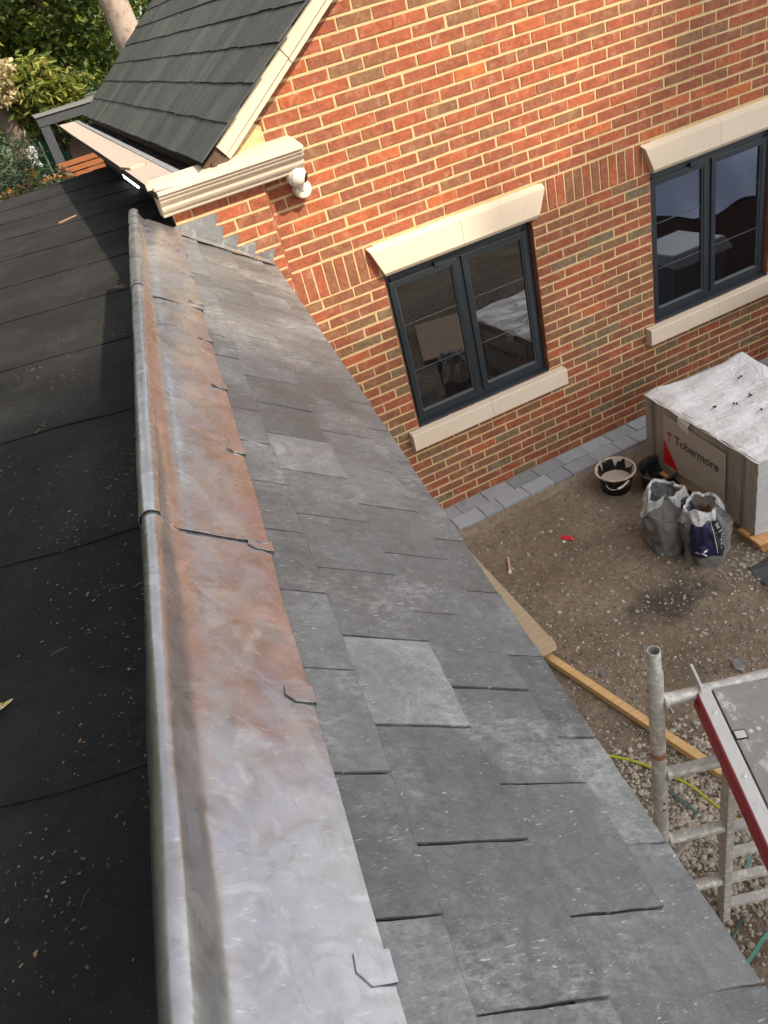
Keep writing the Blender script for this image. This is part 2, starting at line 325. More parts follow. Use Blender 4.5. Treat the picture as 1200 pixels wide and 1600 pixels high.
# slate roof
def house_slope(name, mirror):
    mb = MB(); y0, y1 = -.2, 6.88
    fx = (lambda p: Vector((2 * APX - p.x, p.y, p.z))) if mirror else (lambda p: p)
    for r in range(18):
        s0 = r * .25; y = y0 - (0 if r % 2 == 0 else random.uniform(.08, .16))
        while y < y1:
            wd = random.choice((.25, .3, .3, .2)) * random.uniform(.94, 1.06); a, b = max(y, y0), min(y + wd - .0075, y1 + random.uniform(-.01, .01)); y += wd
            if b - a < .03: continue
            jt = random.uniform(-.004, .004); dn = random.uniform(-.001, .002)
            P = lambda s, yy, n: fx(Vector((EV.x, yy, EV.z)) + SL * s - NL * n)
            s1 = min(s0 + .36, 4.36); tl = random.uniform(-.003, .003)
            top = [P(s0 + jt, a, .009 + dn), P(s0 + jt + tl, b, .009 + dn), P(s1, b, -.004 + dn), P(s1, a, -.004 + dn)]
            bot = [P(s0 + jt, a, .003 + dn), P(s0 + jt + tl, b, .003 + dn), P(s1, b, -.012 + dn), P(s1, a, -.012 + dn)]
            mb.solid(top + bot, [(0, 1, 2, 3), (0, 4, 5, 1), (1, 5, 6, 2), (3, 7, 4, 0)], random.random())
    return mb
hr = house_slope('roof', False); h2 = house_slope('roof', True); b = len(hr.v); hr.v += h2.v; hr.f += [tuple(i + b for i in f) for f in h2.f]; hr.t += h2.t
for sg in (1, -1):                          # underlay
    q = [Vector((EV.x, -.16, EV.z)) + NL * .014, Vector((EV.x, 6.86, EV.z)) + NL * .014]; q += [p + SL * 4.38 for p in reversed(q)]
    hr.face([p if sg == 1 else Vector((2 * APX - p.x, p.y, p.z)) for p in q], .1)
hr.tube([(APX, -.2, roofz(APX) + .0), (APX, 6.88, roofz(APX) + .0)], .07, t=.4)
hr.build('house_roof', RSLATE, house)
vg = MB()                                   # cream stone verge in two moulded bands
O = Vector((EV.x, 0, EV.z))
for (n0, n1, yf) in ((.021, .092, -.15), (.092, .128, -.128)):
    s = .118
    for ln in (.62, .95, .95, .95, .72):
        c = O + SL * (s + ln / 2 - .002) + NL * ((n0 + n1) / 2) + Vector((0, yf / 2 + .001, 0))
        vg.box(c, (ln / 2 - .002, -yf / 2, (n1 - n0) / 2), (SL, Vector((0, 1, 0)), NL)); 
        c2 = Vector((2 * APX - c.x, c.y, c.z)); s2 = Vector((-SL.x, 0, SL.z)); vg.box(c2, (ln / 2 - .002, -yf / 2, (n1 - n0) / 2), (s2, Vector((0, 1, 0)), Vector((-NL.x, 0, NL.z)))); s += ln
vg.build('verge', STONE, house, bevel=.004)
br_ = MB(); br_.box(O + SL * .05 + NL * .075 + Vector((0, -.07, 0)), (.06, .06, .05), (SL, Vector((0, 1, 0)), NL)); br_.build('verge_packing', BROWN, house)
mf = MB()                                   # rough mortar fillet where verge, cornice and wall meet
mf.grid(lambda u, v: (-.80 + .27 * u, -.012 - .05 * (1 - u) * (1 - v) + random.uniform(-.006, .006), 2.985 + (.035 + .10 * math.sin(u * 2.4)) * v + random.uniform(-.006, .006)), 12, 6); mf.build('mortar_fillet', MORTAR, house, smooth=60)
cor = [(0, 3.0), (-.10, 2.99), (-.235, 2.964), (-.25, 2.958), (-.25, 2.945), (-.230, 2.943), (-.229, 2.938), (-.236, 2.934), (-.234, 2.926), (-.216, 2.923), (-.214, 2.917), (-.221, 2.913), (-.216, 2.903), (-.203, 2.893), (-.186, 2.885), (-.183, 2.879), (-.192, 2.875), (-.190, 2.862), (-.180, 2.848), (-.168, 2.842), (-.156, 2.841), (-.155, 2.834), (-.162, 2.831), (-.160, 2.822), (-.138, 2.819), (-.137, 2.812), (0, 2.811)]
cb = MB(); cb.extrude(cor, (-1.255, 0, 0), (-.385, 0, 0), (0, 1, 0), (0, 0, 1)); cb.build('cornice', STONE, house)
# box gutter along the side: flat cream coping, grey lining, trough
gut = MB()
def cope(u, v):
    y = -.235 + 7.6 * u; wv = .010 * math.sin(y * .8)
    return (-1.262 + .205 * v + wv * .4, y, 2.968 + .003 * math.sin(y * .7 + 1) - .008 * v)
gut.grid(cope, 40, 3); gob = gut.build('gutter', m_simple('weathered_coping', (.40, .33, .275), .85, var=.14, scale=5, bump=.3, bscale=120, stain=((.20, .16, .13), 9, .58, .5)), house)
gm = MB(); gm.bb(-1.262, -1.06, -.2, 7.3, 2.925, 2.951); gm.bb(-1.20, -1.06, -.09, 7.3, 2.905, 2.925); gm.build('gutter_board', BROWN, gob)
gl = MB()
prof = [(-1.062, 2.968), (-1.02, 2.962), (-1.0, 2.95), (-.985, 2.895), (-.78, 2.89), (-.775, 3.06), (-.77, 3.06), (-.77, 2.87), (-1.0, 2.87), (-1.062, 2.94)]
gl.extrude(prof, (0, -.02, 0), (0, 7.3, 0), (1, 0, 0), (0, 0, 1)); gl.build('gutter_lining', m_simple('gutter_lead', (.27, .28, .30), .55, metal=.3, var=.25, scale=8), gob)
gd = MB()
for i in range(900):
    y = random.uniform(0, 7.2); px_ = -.90 + random.gauss(0, .045); px_ = min(-.80, max(-.985, px_)); a = random.random() * 6.3; r = random.uniform(.006, .022)
    z = 2.897 + random.uniform(0, .03) * (1 + math.sin(y * 2.1)) / 2
    d = Vector((math.cos(a), math.sin(a), random.uniform(-.3, .3))) * r; e = Vector((-math.sin(a), math.cos(a), random.uniform(-.4, .4))) * r * .5; p = Vector((px_, y, z)); gd.face([p - d, p + e, p + d, p - e], random.random())
gd.bb(-.98, -.79, .02, 7.2, 2.888, 2.897)
tag(gd.build('gutter_leaves', m_simple('rotten_leaves', (.075, .045, .028), .9, var=.4, tone=.6), gob), kind='stuff')
fb = MB(); fb.bb(-.90, -.872, -.15, 6.85, 2.93, 3.005); fb.build('eaves_board', BROWN, house)

# lintels, sills, windows
def lintel(x0, x1):
    mb = MB(); xm = (x0 + x1) / 2
    pr = [(.1, 2.004), (-.036, 2.004), (-.052, 2.024), (-.055, 2.030), (-.050, 2.186), (-.046, 2.192), (0, 2.214), (.1, 2.217)]
    for a, b2 in ((x0, xm - .0012), (xm + .0012, x1)):
        ca = [(a + (.0 if a == x0 else 0), *p) for p in pr]
        # ends splay outwards to the top like a keyed lintel
        i0 = len(mb.v)
        for xx, end in ((a, a == x0), (b2, b2 == x1)):
            for (y, z) in pr:
                sp = .085 * (1 - (z - 2.004) / .214) if end else 0
                mb.v.append((xx + (sp if xx == x0 else -sp), y, z))
        n = len(pr)
        for q in range(n): mb.f.append((i0 + q, i0 + (q + 1) % n, i0 + n + (q + 1) % n, i0 + n + q)); mb.t.append(.5)
        mb.f.append(tuple(range(i0, i0 + n))); mb.f.append(tuple(range(i0 + n, i0 + 2 * n))); mb.t += [.5, .5]
    mb.build('lintel', STONE, house)
def sill(x0, x1):
    mb = MB(); xm = (x0 + x1) / 2; zt = ZS
    pr = [(.12, zt + .006), (-.062, zt - .012), (-.068, zt - .018), (-.068, zt - .142), (-.06, zt - .148), (.1, zt - .148)]
    mb.extrude(pr, (x0, 0, 0), (xm - .0012, 0, 0), (0, 1, 0), (0, 0, 1)); mb.extrude(pr, (xm + .0012, 0, 0), (x1, 0, 0), (0, 1, 0), (0, 0, 1))
    mb.bb(x0 + .095, x1 - .095, .005, .1, zt, zt + .008); mb.build('window_sill', STONE, house)
def window(x0, x1):
    f = MB(); y = .052; z0, z1 = ZS + .012, ZH - .004; F = .048
    def ring(mb, a, b, c, d, wd, ya, yb):
        mb.bb(a, a + wd, ya, yb, c, d); mb.bb(b - wd, b, ya, yb, c, d); mb.bb(a + wd, b - wd, ya, yb, c, c + wd); mb.bb(a + wd, b - wd, ya, yb, d - wd, d)
    ring(f, x0 + .002, x1 - .002, z0, z1, F, y, y + .07); f.bb(x0 + .06, x1 - .06, y + .002, y + .068, z1 - F - .034, z1 - F + .002); xm = (x0 + x1) / 2
    f.bb(xm - .026, xm + .026, y, y + .07, z0 + F, z1 - F)
    f.extrude([(0, 0), (-.055, -.016), (-.055, -.024), (0, -.012)], (x0 + .004, y, z0 + .012), (x1 - .004, y, z0 + .012), (0, 1, 0), (0, 0, 1))   # projecting cill nose
    win = f.build('window', FRAME, house, bevel=.003)
    for a, b in ((x0 + F - .012, xm - .016), (xm + .016, x1 - F + .012)):
        s = MB(); ring(s, a, b, z0 + F - .012, z1 - F - .022, .044, y - .014, y + .05); s.build('sash', FRAME, win, bevel=.0035)
        g = MB(); g.face([(a + .042, y + .012, z0 + F + .030), (b - .042, y + .012, z0 + F + .030), (b - .042, y + .012, z1 - F - .064), (a + .042, y + .012, z1 - F - .064)]); g.build('pane', GLASS, win, fixn=False)
        bd_ = MB(); ring(bd_, a + .042, b - .042, z0 + F + .030, z1 - F - .064, .007, y - .004, y + .0105); bd_.build('glazing_bead', BEAD, win)
        hs = (z1 - z0 - 2 * F) / 3
        for q in (1, 2): hb = MB(); hb.bb(a + .05, b - .05, y + .0095, y + .0114, z0 + F + hs * q - .003, z0 + F + hs * q + .003); hb.build('glazing_bar', BARM, win)
    v = MB(); v.bb(xm - .2, xm + .22, y - .016, y - .001, z1 - .070, z1 - .048); v.bb(xm - .2, xm - .15, y - .026, y - .001, z1 - .078, z1 - .044); v.build('trickle_vent', FRAME, win, bevel=.003)
    bk = MB(); bk.bb(x0, x1, y + .075, y + .09, z0, z1); bk.build('blackout_backing', BLACKP, win)
for a, b in (W1, W2): lintel(a - .082, b + .11); sill(a - .09, b + .115); window(a, b)

# security camera on the wall under the cornice end
sc = thing('security_camera', (-.405, -.02, 2.705), 'white ball security camera fixed to the brick wall under the cornice end', 'camera')
b_ = MB(); b_.lathe([(.0, .0), (.052, 0), (.054, .01), (.054, .07), (.048, .082), (.03, .088), (0, .088)], (-.402, -.005, 2.703), (0, -1, 0)); b_.lathe([(.024, 0), (.022, .05)], (-.41, -.075, 2.705), (-.2, -.5, .8)); b_.build('base', WHITEP, sc, smooth=40)
BC = Vector((-.438, -.135, 2.795)); b_ = MB(); R_ = .061
b_.lathe([(R_ * math.sin(math.pi * i / 20), -R_ * math.cos(math.pi * i / 20)) for i in range(21)], BC, (.8, -.45, -.25), n=32); b_.build('camera_ball', WHITEP, sc, smooth=60)
la = Vector((.8, -.5, -.33)).normalized(); b_ = MB(); b_.lathe([(.0, .064), (.02, .0635), (.026, .0605), (.028, .0565), (.027, .05)], BC, la, n=28); lo = b_.build('lens_cover', m_simple('gloss_black', (.008, .008, .009), .08, bump=0), sc, smooth=60)
b_ = MB(); b_.lathe([(.0615, -.003), (.0622, 0), (.0615, .003)], BC - la * .012, la, n=32); b_.build('seam_ring', m_simple('grey_seam', (.35, .34, .32), .5), sc)

# glowing bar low on the side wall, standing in for sunlight through a gap
sl_ = thing('sunlight_bar', (-.95, 4.1, 2.52), 'short white bar glowing as painted sunlight in the dark gap under the gutter', 'painted sunlight')
em = NT('sunlight_glow').set(col=(.9, .9, .9), emit=(.85, .92, 1), estr=1.3)
b_ = MB(); b_.bb(-.955, -.935, 3.72, 4.55, 2.455, 2.495); b_.bb(-.955, -.935, 4.62, 4.78, 2.45, 2.50); b_.build('tube', em, sl_, bevel=.006)  # emissive bars of painted sunlight, not a fitting
b_ = MB(); b_.bb(-.935, -.93, 3.7, 4.8, 2.44, 2.505); b_.build('bar_backing', BLACKP, sl_)
# two loose tile fragments on the gutter coping
for nm, loc, sz, rz, lb in (('tile_fragment', (-1.185, -.10, 2.982), (.052, .10, .014), 1.45, 'small cream and red tile offcut on the gutter corner at the cornice'), ('tile_fragment', (-1.20, 1.02, 2.975), (.055, .115, .012), .2, 'curved terracotta tile offcut lying halfway along the cream gutter')):
    t_ = thing(nm, loc, lb, 'tile'); b_ = MB(); ax = (Vector((math.cos(rz), math.sin(rz), 0)), Vector((-math.sin(rz), math.cos(rz), 0)), Vector((0, 0, 1)))
    b_.box(loc, sz, ax); b_.build('top', STONE if rz > 1 else m_simple('worn_tile', (.50, .36, .28), .85), t_, bevel=.006); b_ = MB(); b_.box(Vector(loc) + ax[0] * (sz[0] + .004), (.005, sz[1] * .9, sz[2] * .8), ax); b_.build('broken_edge', m_simple('terracotta', (.42, .15, .07), .85), t_, bevel=.002)

# ================================================================== THE LOW EXTENSION WITH FELT ROOF, SLATE EDGE AND LEAD RIDGE ROLL
ext = thing('extension', (-1.6, -3, 0), 'low extension with black felt flat roof, slate edge and lead ridge roll', 'extension')
A = Vector((-1.168, -.1, 2.69)); RD = Vector((.1405, .990, 0)); PP = Vector((.990, -.1405, 0)); PA = math.radians(35)
SD = PP * math.cos(PA) - Vector((0, 0, 1)) * math.sin(PA); NN = PP * math.sin(PA) + Vector((0, 0, 1)) * math.cos(PA)
def RP(t, s, n=0): return A + RD * t + SD * s + NN * n
TN = -6.4
rows = [(-.20, .060, -3.785), (.012, .262, -3.907), (.214, .448, -3.790), (.40, .545, -3.912)]
sb = MB(); SWD = .2385
def slate_slab(mb, t0, t1, s0, s1, n0, n1, th=.006, tn=None):
    m = 7; jt = lambda a: random.uniform(-a, a); dn = jt(.0012); tw = jt(.0016); pl = []
    cr = lambda: jt(.0012)
    for i in range(m + 1): u = i / m; pl.append((t0 + cr(), s0 + (s1 - s0) * u, u, 0))
    for i in range(1, 9): v = i / 8; pl.append((t0 + (t1 - t0) * v, s1 + jt(.0022), 1, v))
    for i in range(m, -1, -1): u = i / m; pl.append((t1 + cr(), s0 + (s1 - s0) * u, u, 1))
    ti = jt(.0022); tt_ = random.random() if tn is None else tn
    top = [RP(t, s - (.003 if u == 1 else 0), n0 + (n1 - n0) * u + dn + tw * (v - .5) + ti * (u - .5)) for t, s, u, v in pl]
    mid = [RP(t, s, n0 + (n1 - n0) * u + dn + tw * (v - .5) + ti * (u - .5) - (.0022 if u == 1 else .001)) for t, s, u, v in pl]
    bot = [RP(t, s, n0 + (n1 - n0) * u + dn + tw * (v - .5) + ti * (u - .5) - th) for t, s, u, v in pl]
    n = len(pl); q = lambda a, b: [(a + k, b + k, b + (k + 1) % n, a + (k + 1) % n) for k in range(n)]
    mb.solid(top + mid + bot, [tuple(range(n))] + q(0, n) + q(n, 2 * n), tt_)
for ri, (s0, s1, tj) in enumerate(rows):
    i0 = int((TN - tj) / SWD) - 1
    for i in range(i0, 30):
        a, b = tj + i * SWD + .0030, tj + (i + 1) * SWD - .0026
        if b > -.01: b = -.004
        if b - a < .03 or a < TN - .3: continue
        slate_slab(sb, a, b, s0, s1 + random.uniform(-.003, .003), -.0135, .0, tn=1.0 if (ri, i) in ((1, 0), (1, 4)) else min(.85, max(0, random.gauss(.48, .22))))
for i in range(28): slate_slab(sb, TN + i * SWD, TN + (i + 1) * SWD - .004, .35, .538, -.016, -.0075)
sb.face([RP(TN, -.24, -.024), RP(0, -.24, -.024), RP(0, .53, -.024), RP(TN, .53, -.024)], 0)
sb.build('slate_edge', SLATE, ext, fixn=True)
# lead ridge: three lapped sheets dressed over a round batten roll
def ridge_profile(o):
    pts = [(PP * math.cos(PA) * 0, 0)]
    pr = [(-.118, -.20), (-.092, -.06), (-.076, .0), (-.066, .018)]
    for k in range(13):
        a = math.radians(200 - 165 * k / 12); pr.append((-.0335 + (.0215 + o) * math.cos(a), .045 + (.0225 + o) * math.sin(a)))
    pr += [(-.0110, .042 + o * .6), (-.0060, .030 + o * .5), (-.0005, .016 + o * .4), (.007, .0055 + o * .3)]
    return pr
def lead_sheet(t0, t1, lift, seed, first):
    mb = MB(); rr = random.Random(seed); pr = ridge_profile(lift); n = len(pr); nt = 60; b0 = len(mb.v); nw = 9
    ph = [rr.uniform(0, 6.3) for _ in range(8)]
    def wob(t, k): return math.sin(t * 5.3 + ph[0] + k * .3) * .5 + math.sin(t * 11.7 + ph[1] + k * .5) * .3 + math.sin(t * 23 + ph[2] + k) * .2
    rows_ = []
    for i in range(nt + 1):
        t = t0 + (t1 - t0) * i / nt; row = []
        F = RP(t, -.24, 0)
        for k, (h, z) in enumerate(pr):
            m_ = .0014 if 4 <= k < 17 else .0022
            row.append(F + PP * (h + wob(t, k) * m_) + Vector((0, 0, 1)) * (z + wob(t + .4, k) * m_ * .6))
        for k in range(1, nw + 1):
            u = k / nw; s = -.24 + (.198 + .004 * wob(t * .8, 3)) * u
            row.append(RP(t, s, .0045 + lift + .0022 * wob(t, 9 + k) * math.sin(u * 3.1) + (.0025 if k < nw else 0)))
        F2 = RP(t, -.24 + .198 + .004 * wob(t * .8, 3), .0005); row.append(F2); rows_.append(row)
    m = len(rows_[0])
    for row in rows_: mb.v += [tuple(p) for p in row]
    for i in range(nt):
        for k in range(m - 1): mb.f.append((i * m + k, i * m + k + 1, (i + 1) * m + k + 1, (i + 1) * m + k)); mb.t.append(.5)
    if not first:                            # thickness of the lap edge, undercut so the gap below stays dark
        b1 = len(mb.v); mb.v += [tuple(p - (NN * .0016 if k >= n else (p - (RP(t0, -.24, 0) + PP * -.027 + Vector((0, 0, .046)))).normalized() * .0016)) for k, p in enumerate(rows_[0])]
        for k in range(m - 1): mb.f.append((k, b1 + k, b1 + k + 1, k + 1)); mb.t.append(.2)
    return mb.build('lead_sheet', LEAD, ext, smooth=50, fixn=False)
sheets = []
sheets.append((lead_sheet(TN, -3.33, 0, 1, True), TN, -3.4)); sheets.append((lead_sheet(-3.40, -1.58, .0062, 2, False), -3.4, -1.64)); sheets.append((lead_sheet(-1.64, -.035, .0115, 3, False), -1.64, 0))
lc = MB(); F = RP(-.035, -.24, 0); pr = ridge_profile(.0115)[3:21]; lc.face([F + PP * h + Vector((0, 0, z)) for h, z in pr]); lc.build('roll_end', LEAD, ext, fixn=False)
t = -6.17
while t < -.2:
    sh = [o for o, a, b in sheets if a <= t < b][0]; lf = [.0, .0062, .0115][[o for o, a, b in sheets].index(sh)]
    cw, se = .0195, -.041 + random.uniform(-.002, .003); up = .050 + random.uniform(-.004, .004); j = random.uniform(-.004, .004); c = MB(); nz = .0098 + lf
    ol = [(t - cw + j * .3, se + .003), (t - cw + j, se - up + .016), (t - cw + .014, se - up), (t + cw - .003, se - up + .002), (t + cw, se + .003)]
    top = [RP(a, s, nz + (.001 if s < se else 0)) for a, s in ol]; bot = [RP(a, s, nz - .0012) for a, s in ol]; n = 5
    c.solid(top + bot, [tuple(range(n))] + [(k, n + k, n + (k + 1) % n, (k + 1) % n) for k in range(n)], .5)
    c.face([RP(t - cw, se + .003, nz), RP(t + cw, se + .003, nz), RP(t + cw, se + .004, -.001), RP(t - cw, se + .004, -.001)])
    c.build('lead_clip', LEAD, sh); t += .4605
# stepped flashing on the pilaster and the apron strip on the slates
def roof_x(z): return A.x + (A.z - z) / math.tan(PA) * .99
fl = MB(); yf = YP - .006
for k, xt in ((-10, -.962), (-9, -.950), (-8, -.880), (-7, -.790), (-6, -.695)):
    zt = ZH - k * C0 - .004 + random.uniform(-.003, .003); zb = zt - C0; xl = max(-1.25, roof_x(zt) - .06); a_, b2_ = xt - .028 + random.uniform(-.008, .008), xt + .006
    fl.solid([(xl, yf, zb - .02), (a_, yf - .003, zb - .004), (b2_, yf - .008, zt - .004), (b2_ - .02, yf - .002, zt + .003), (xl, yf, zt), (xl, yf + .005, zb - .02), (a_, yf + .003, zb - .004), (b2_, yf + .004, zt - .004), (b2_ - .02, yf + .004, zt + .003), (xl, yf + .005, zt)], [(0, 1, 2, 3, 4), (1, 6, 7, 2), (2, 7, 8, 3), (3, 8, 9, 4)])
fl.bb(-1.27, -.985, yf - .001, -.098, 2.60, 2.745)
LEADF = m_simple('flashing_lead', (.20, .20, .205), .4, metal=.5, var=.55, scale=9, bump=.7, bscale=16, stain=((.50, .50, .50), 15, .55, .75))
fl.build('step_flashing', LEADF, ext)
ap = MB(); ap.grid(lambda u, v: RP(-.004 - .105 * v + .006 * math.sin(u * 21) * v, -.05 + .59 * u, .0065 + .001 * math.sin(u * 30) - .002 * v), 40, 3); ap.build('apron_flashing', LEAD, ext, smooth=60)
# felt flat roof in lapped strips
ZF = 2.42; fb_ = MB(); LD = Vector((-math.cos(math.radians(15.5)), math.sin(math.radians(15.5)), 0)); LP = Vector((LD.y, -LD.x, 0))
if LP.y < 0: LP = -LP
Q0 = Vector((-2.178, -3.57, ZF)); ph = [random.uniform(0, 6) for _ in range(40)]
for i in range(-4, 12):
    def edge(j, a): return .016 * math.sin(a * 2.2 + ph[j + 6]) + .008 * math.sin(a * 6.1 + ph[j + 9]) + .004 * math.sin(a * 15 + ph[j + 3])
    def st(u, v, i=i):
        a = -2.6 + 7.6 * u; near = edge(i, a); far = edge(i + 1, a)
        d = i * .965 + near + v * (.965 + .03 + far - near)
        up = .005 * (1 - v) ** 6 + .003 + .003 * math.sin(a * 3 + i) * math.sin(v * 3.14) * .6
        if v == 0: up += .004 * abs(math.sin(a * 5.3 + i)) * abs(math.sin(a * 1.7 + i * 2))
        p = Q0 + LD * a + LP * d + Vector((0, 0, up)); return p
    fb_.grid(st, 90, 14, t=random.random())
    e = len(fb_.v); ns = 90
    for q in range(ns):                     # dark turned edge of each strip
        p, p2 = Vector(st(q / ns, 0)), Vector(st((q + 1) / ns, 0)); fb_.face([p, p2, p2 - Vector((0, 0, .02)) + LP * .004, p - Vector((0, 0, .02)) + LP * .004], .2)
def clipxy(mb):                              # keep faces left of the roll and right of the far edge of the roof
    F = RP(0, -.24, 0) - PP * .07; keep = []
    for q, f in enumerate(mb.f):
        c = sum((Vector(mb.v[i]) for i in f), Vector()) / len(f)
        ok = (c - F).dot(PP) < .10 if c.y < .05 else c.x < -.93
        if ok and c.y < 6.45 + .12 * (c.x + 2.2): keep.append(q)
    mb.f = [mb.f[q] for q in keep]; mb.t = [mb.t[q] for q in keep]
clipxy(fb_); fb_.build('flat_roof', FELT, ext, smooth=40, fixn=False)
up = MB(); a0, a1 = RP(TN, -.24, 0) - PP * .075, RP(-.02, -.24, 0) - PP * .075
up.face([a0, a1, Vector((a1.x - .05, a1.y, ZF - .05)), Vector((a0.x - .05, a0.y, ZF - .05))]); up.bb(-1.215, -.935, -.05, .3, ZF - .05, 2.80); up.build('felt_upstand', FELT, ext, fixn=False)
ow = MB()
def wallq(t0, t1, s, th, z0, z1):
    a, b = RP(t0, s), RP(t1, s); ow.solid([(a.x, a.y, z0), (b.x, b.y, z0), (b.x, b.y, z1), (a.x, a.y, z1), *[(p.x - PP.x * th, p.y - PP.y * th, z) for p, z in ((a, z0), (b, z0), (b, z1), (a, z1))]], [(0, 1, 2, 3), (4, 7, 6, 5), (0, 4, 5, 1), (3, 2, 6, 7), (1, 5, 6, 2), (0, 3, 7, 4)])
wallq(TN, -.01, .44, .2, -.1, 2.36); ow.bb(-6.2, -6.0, -6.5, 6.3, -.1, 2.36); ow.bb(-6.2, -.95, 6.1, 6.3, -.1, 2.36)
ow.build('extension_wall', m_simple('painted_render', (.30, .26, .21), .9), ext)
# yellow printed mark on the felt (only its tip is in view)
pm_ = MB(); YEL = m_simple('yellow_print', (.55, .40, .03), .7); PW = m_simple('pale_print', (.60, .56, .36), .7)
def flatpoly(mb, pts, z): mb.face([(p[0], p[1], z) for p in pts])
o_ = Vector((-2.40, -3.20, 0)); ex = Vector((.86, -.5, 0)) * .0008; ey = Vector((.5, .86, 0)) * .0008
def PM(l): return [o_ + ex * a + ey * b for a, b in l]
flatpoly(pm_, PM([(0, 6), (10, 16), (22, 24), (16, 8), (4, -4)]), ZF + .0185); flatpoly(pm_, PM([(-26, 2), (-14, 14), (-4, 16), (-8, 4), (-18, -6)]), ZF + .0185); flatpoly(pm_, PM([(-30, -14), (-16, -8), (-6, 0), (-2, -6), (-14, -22), (-30, -30)]), ZF + .0185)
mk = pm_.build('felt_print', YEL, ext, fixn=False)
pm_ = MB()
for l in ([(24, 27), (17, 7), (6, -8), (-14, -26), (-30, -34)], [(0, 4), (9, 17), (24, 27)], [(-8, 4), (3, -5), (17, 7)], [(-30, -14), (-14, -8), (-6, 2)], [(-2, -6), (-14, -8)]):
    pp = [o_ + ex * a + ey * b + Vector((0, 0, ZF + .0192)) for a, b in l]
    for p, q in zip(pp, pp[1:]):
        d = (q - p).normalized(); n_ = Vector((-d.y, d.x, 0)) * .0016; pm_.face([p - n_, q - n_, q + n_, p + n_])
pm_.build('print_outline', PW, mk, fixn=False)

# ================================================================== THE GROUND
g = MB(); g.grid(lambda u, v: (-300 + 600 * u, -300 + 600 * v, -.09), 2, 2); tag(g.build('ground', m_simple('lawn', (.06, .085, .03), .95, var=.4, scale=3), fixn=False), kind='structure')
GZ = -.06
def gh(x, y): return GZ + .012 * math.sin(x * 2.1 + y * 1.3) + .008 * math.sin(x * 5.2 - y * 4.1) + .005 * math.sin(x * 11 + y * 9.5)
g = MB(); g.grid(lambda u, v: (-1.2 + 13 * u, -9 + 9.1 * v, gh(-1.2 + 13 * u, -9 + 9.1 * v)), 130, 90); tag(g.build('soil_yard', SOIL, smooth=80, fixn=False), kind='structure')
pv = MB(); bl, bdp = .246, .152
for r in range(2):
    x = -1.1 + (0 if r == 0 else .115)
    while x < 6.3:
        y1 = -.004 - r * (bdp + .003); dz = random.uniform(-.0025, .0025); ty = random.uniform(-.002, .002)
        L = bl * (1 if random.random() > .15 else .68)
        c = Vector((x + L / 2, y1 - bdp / 2 + ty, -.031 + dz)); pv.box(c, (L / 2 - .002, bdp / 2 - .0015, .031), (Vector((1, random.uniform(-.006, .006), 0)), Vector((0, 1, random.uniform(-.01, .01))), Vector((0, 0, 1))), random.random()); x += L + .002
tag(pv.build('paving_strip', GREYST, bevel=.003), kind='structure')
hb = MB(); hb.grid(lambda u, v: (-1.1 + 7.2 * u, -.315 - .11 * v + .02 * math.sin(u * 60) * v, -.025 - .05 * v + random.uniform(-.004, .004)), 160, 5); tag(hb.build('soil_haunching', SOIL, smooth=80, fixn=False), kind='structure')
# stones
ico = bmesh.new(); bmesh.ops.create_icosphere(ico, subdivisions=1, radius=1); IV = np.array([v.co for v in ico.verts]); IF = [tuple(v.index for v in f.verts) for f in ico.faces]; ico.free()
def stones(name, spots, mat, kind=True):
    mb = MB()
    for x, y, r, t in spots:
        V = IV * (1 + rng.uniform(-.28, .28, (len(IV), 1))) * (r * rng.uniform(.75, 1.25, 3)) * np.array([1, 1, .7]); a = rng.uniform(0, 6.3); ca, sa = math.cos(a), math.sin(a)
        V = np.stack([V[:, 0] * ca - V[:, 1] * sa + x, V[:, 0] * sa + V[:, 1] * ca + y, V[:, 2] + gh(x, y) + r * .25], 1); b = len(mb.v); mb.v += V.tolist(); mb.f += [tuple(i + b for i in f) for f in IF]; mb.t += [t] * len(IF)
    return tag(mb.build(name, mat, fixn=False), kind='stuff')
STONEM = m_simple('gravel', (.27, .235, .19), .9, var=.3, scale=30, bump=.5, bscale=90, tone=.65)
def nz(x, y): return .5 + .25 * math.sin(x * 3.1 + 1.7 * math.sin(y * 2.3)) + .25 * math.sin(y * 4.3 + 1.3 * math.sin(x * 3.7 + 1))
sp = []
while len(sp) < 21000:
    x, y = random.uniform(-.9, 3.0), random.uniform(-4.6, -.3)
    dn = .22 + .9 * max(0, min(1, (-y - 1.35 - .35 * x) * .9)) + .15 * nz(x, y)
    if random.random() < dn: sp.append((x, y, random.choice((.003, .004, .004, .006, .008)) * random.uniform(.7, 1.3), min(1, max(0, random.gauss(.42, .3)))))
stones('fine_gravel', sp, STONEM)
sp = []
while len(sp) < 3600:
    x, y = random.gauss(-.16, .26), random.gauss(-3.2, .36)
    if y < -2.5 - .3 * x: sp.append((x, y, random.choice((.006, .008, .010, .014)) * random.uniform(.8, 1.3), min(1, max(0, random.gauss(.75, .2)))))
for i in range(1500): sp.append((random.uniform(-.5, 2), random.uniform(-3.6, -.5), random.choice((.005, .006, .008, .011, .016)), random.uniform(.2, .75)))
for i in range(260): sp.append((random.gauss(1.42, .12), random.gauss(-2.0, .1), random.uniform(.005, .014), random.uniform(.3, 1)))
stones('coarse_gravel', sp, STONEM)

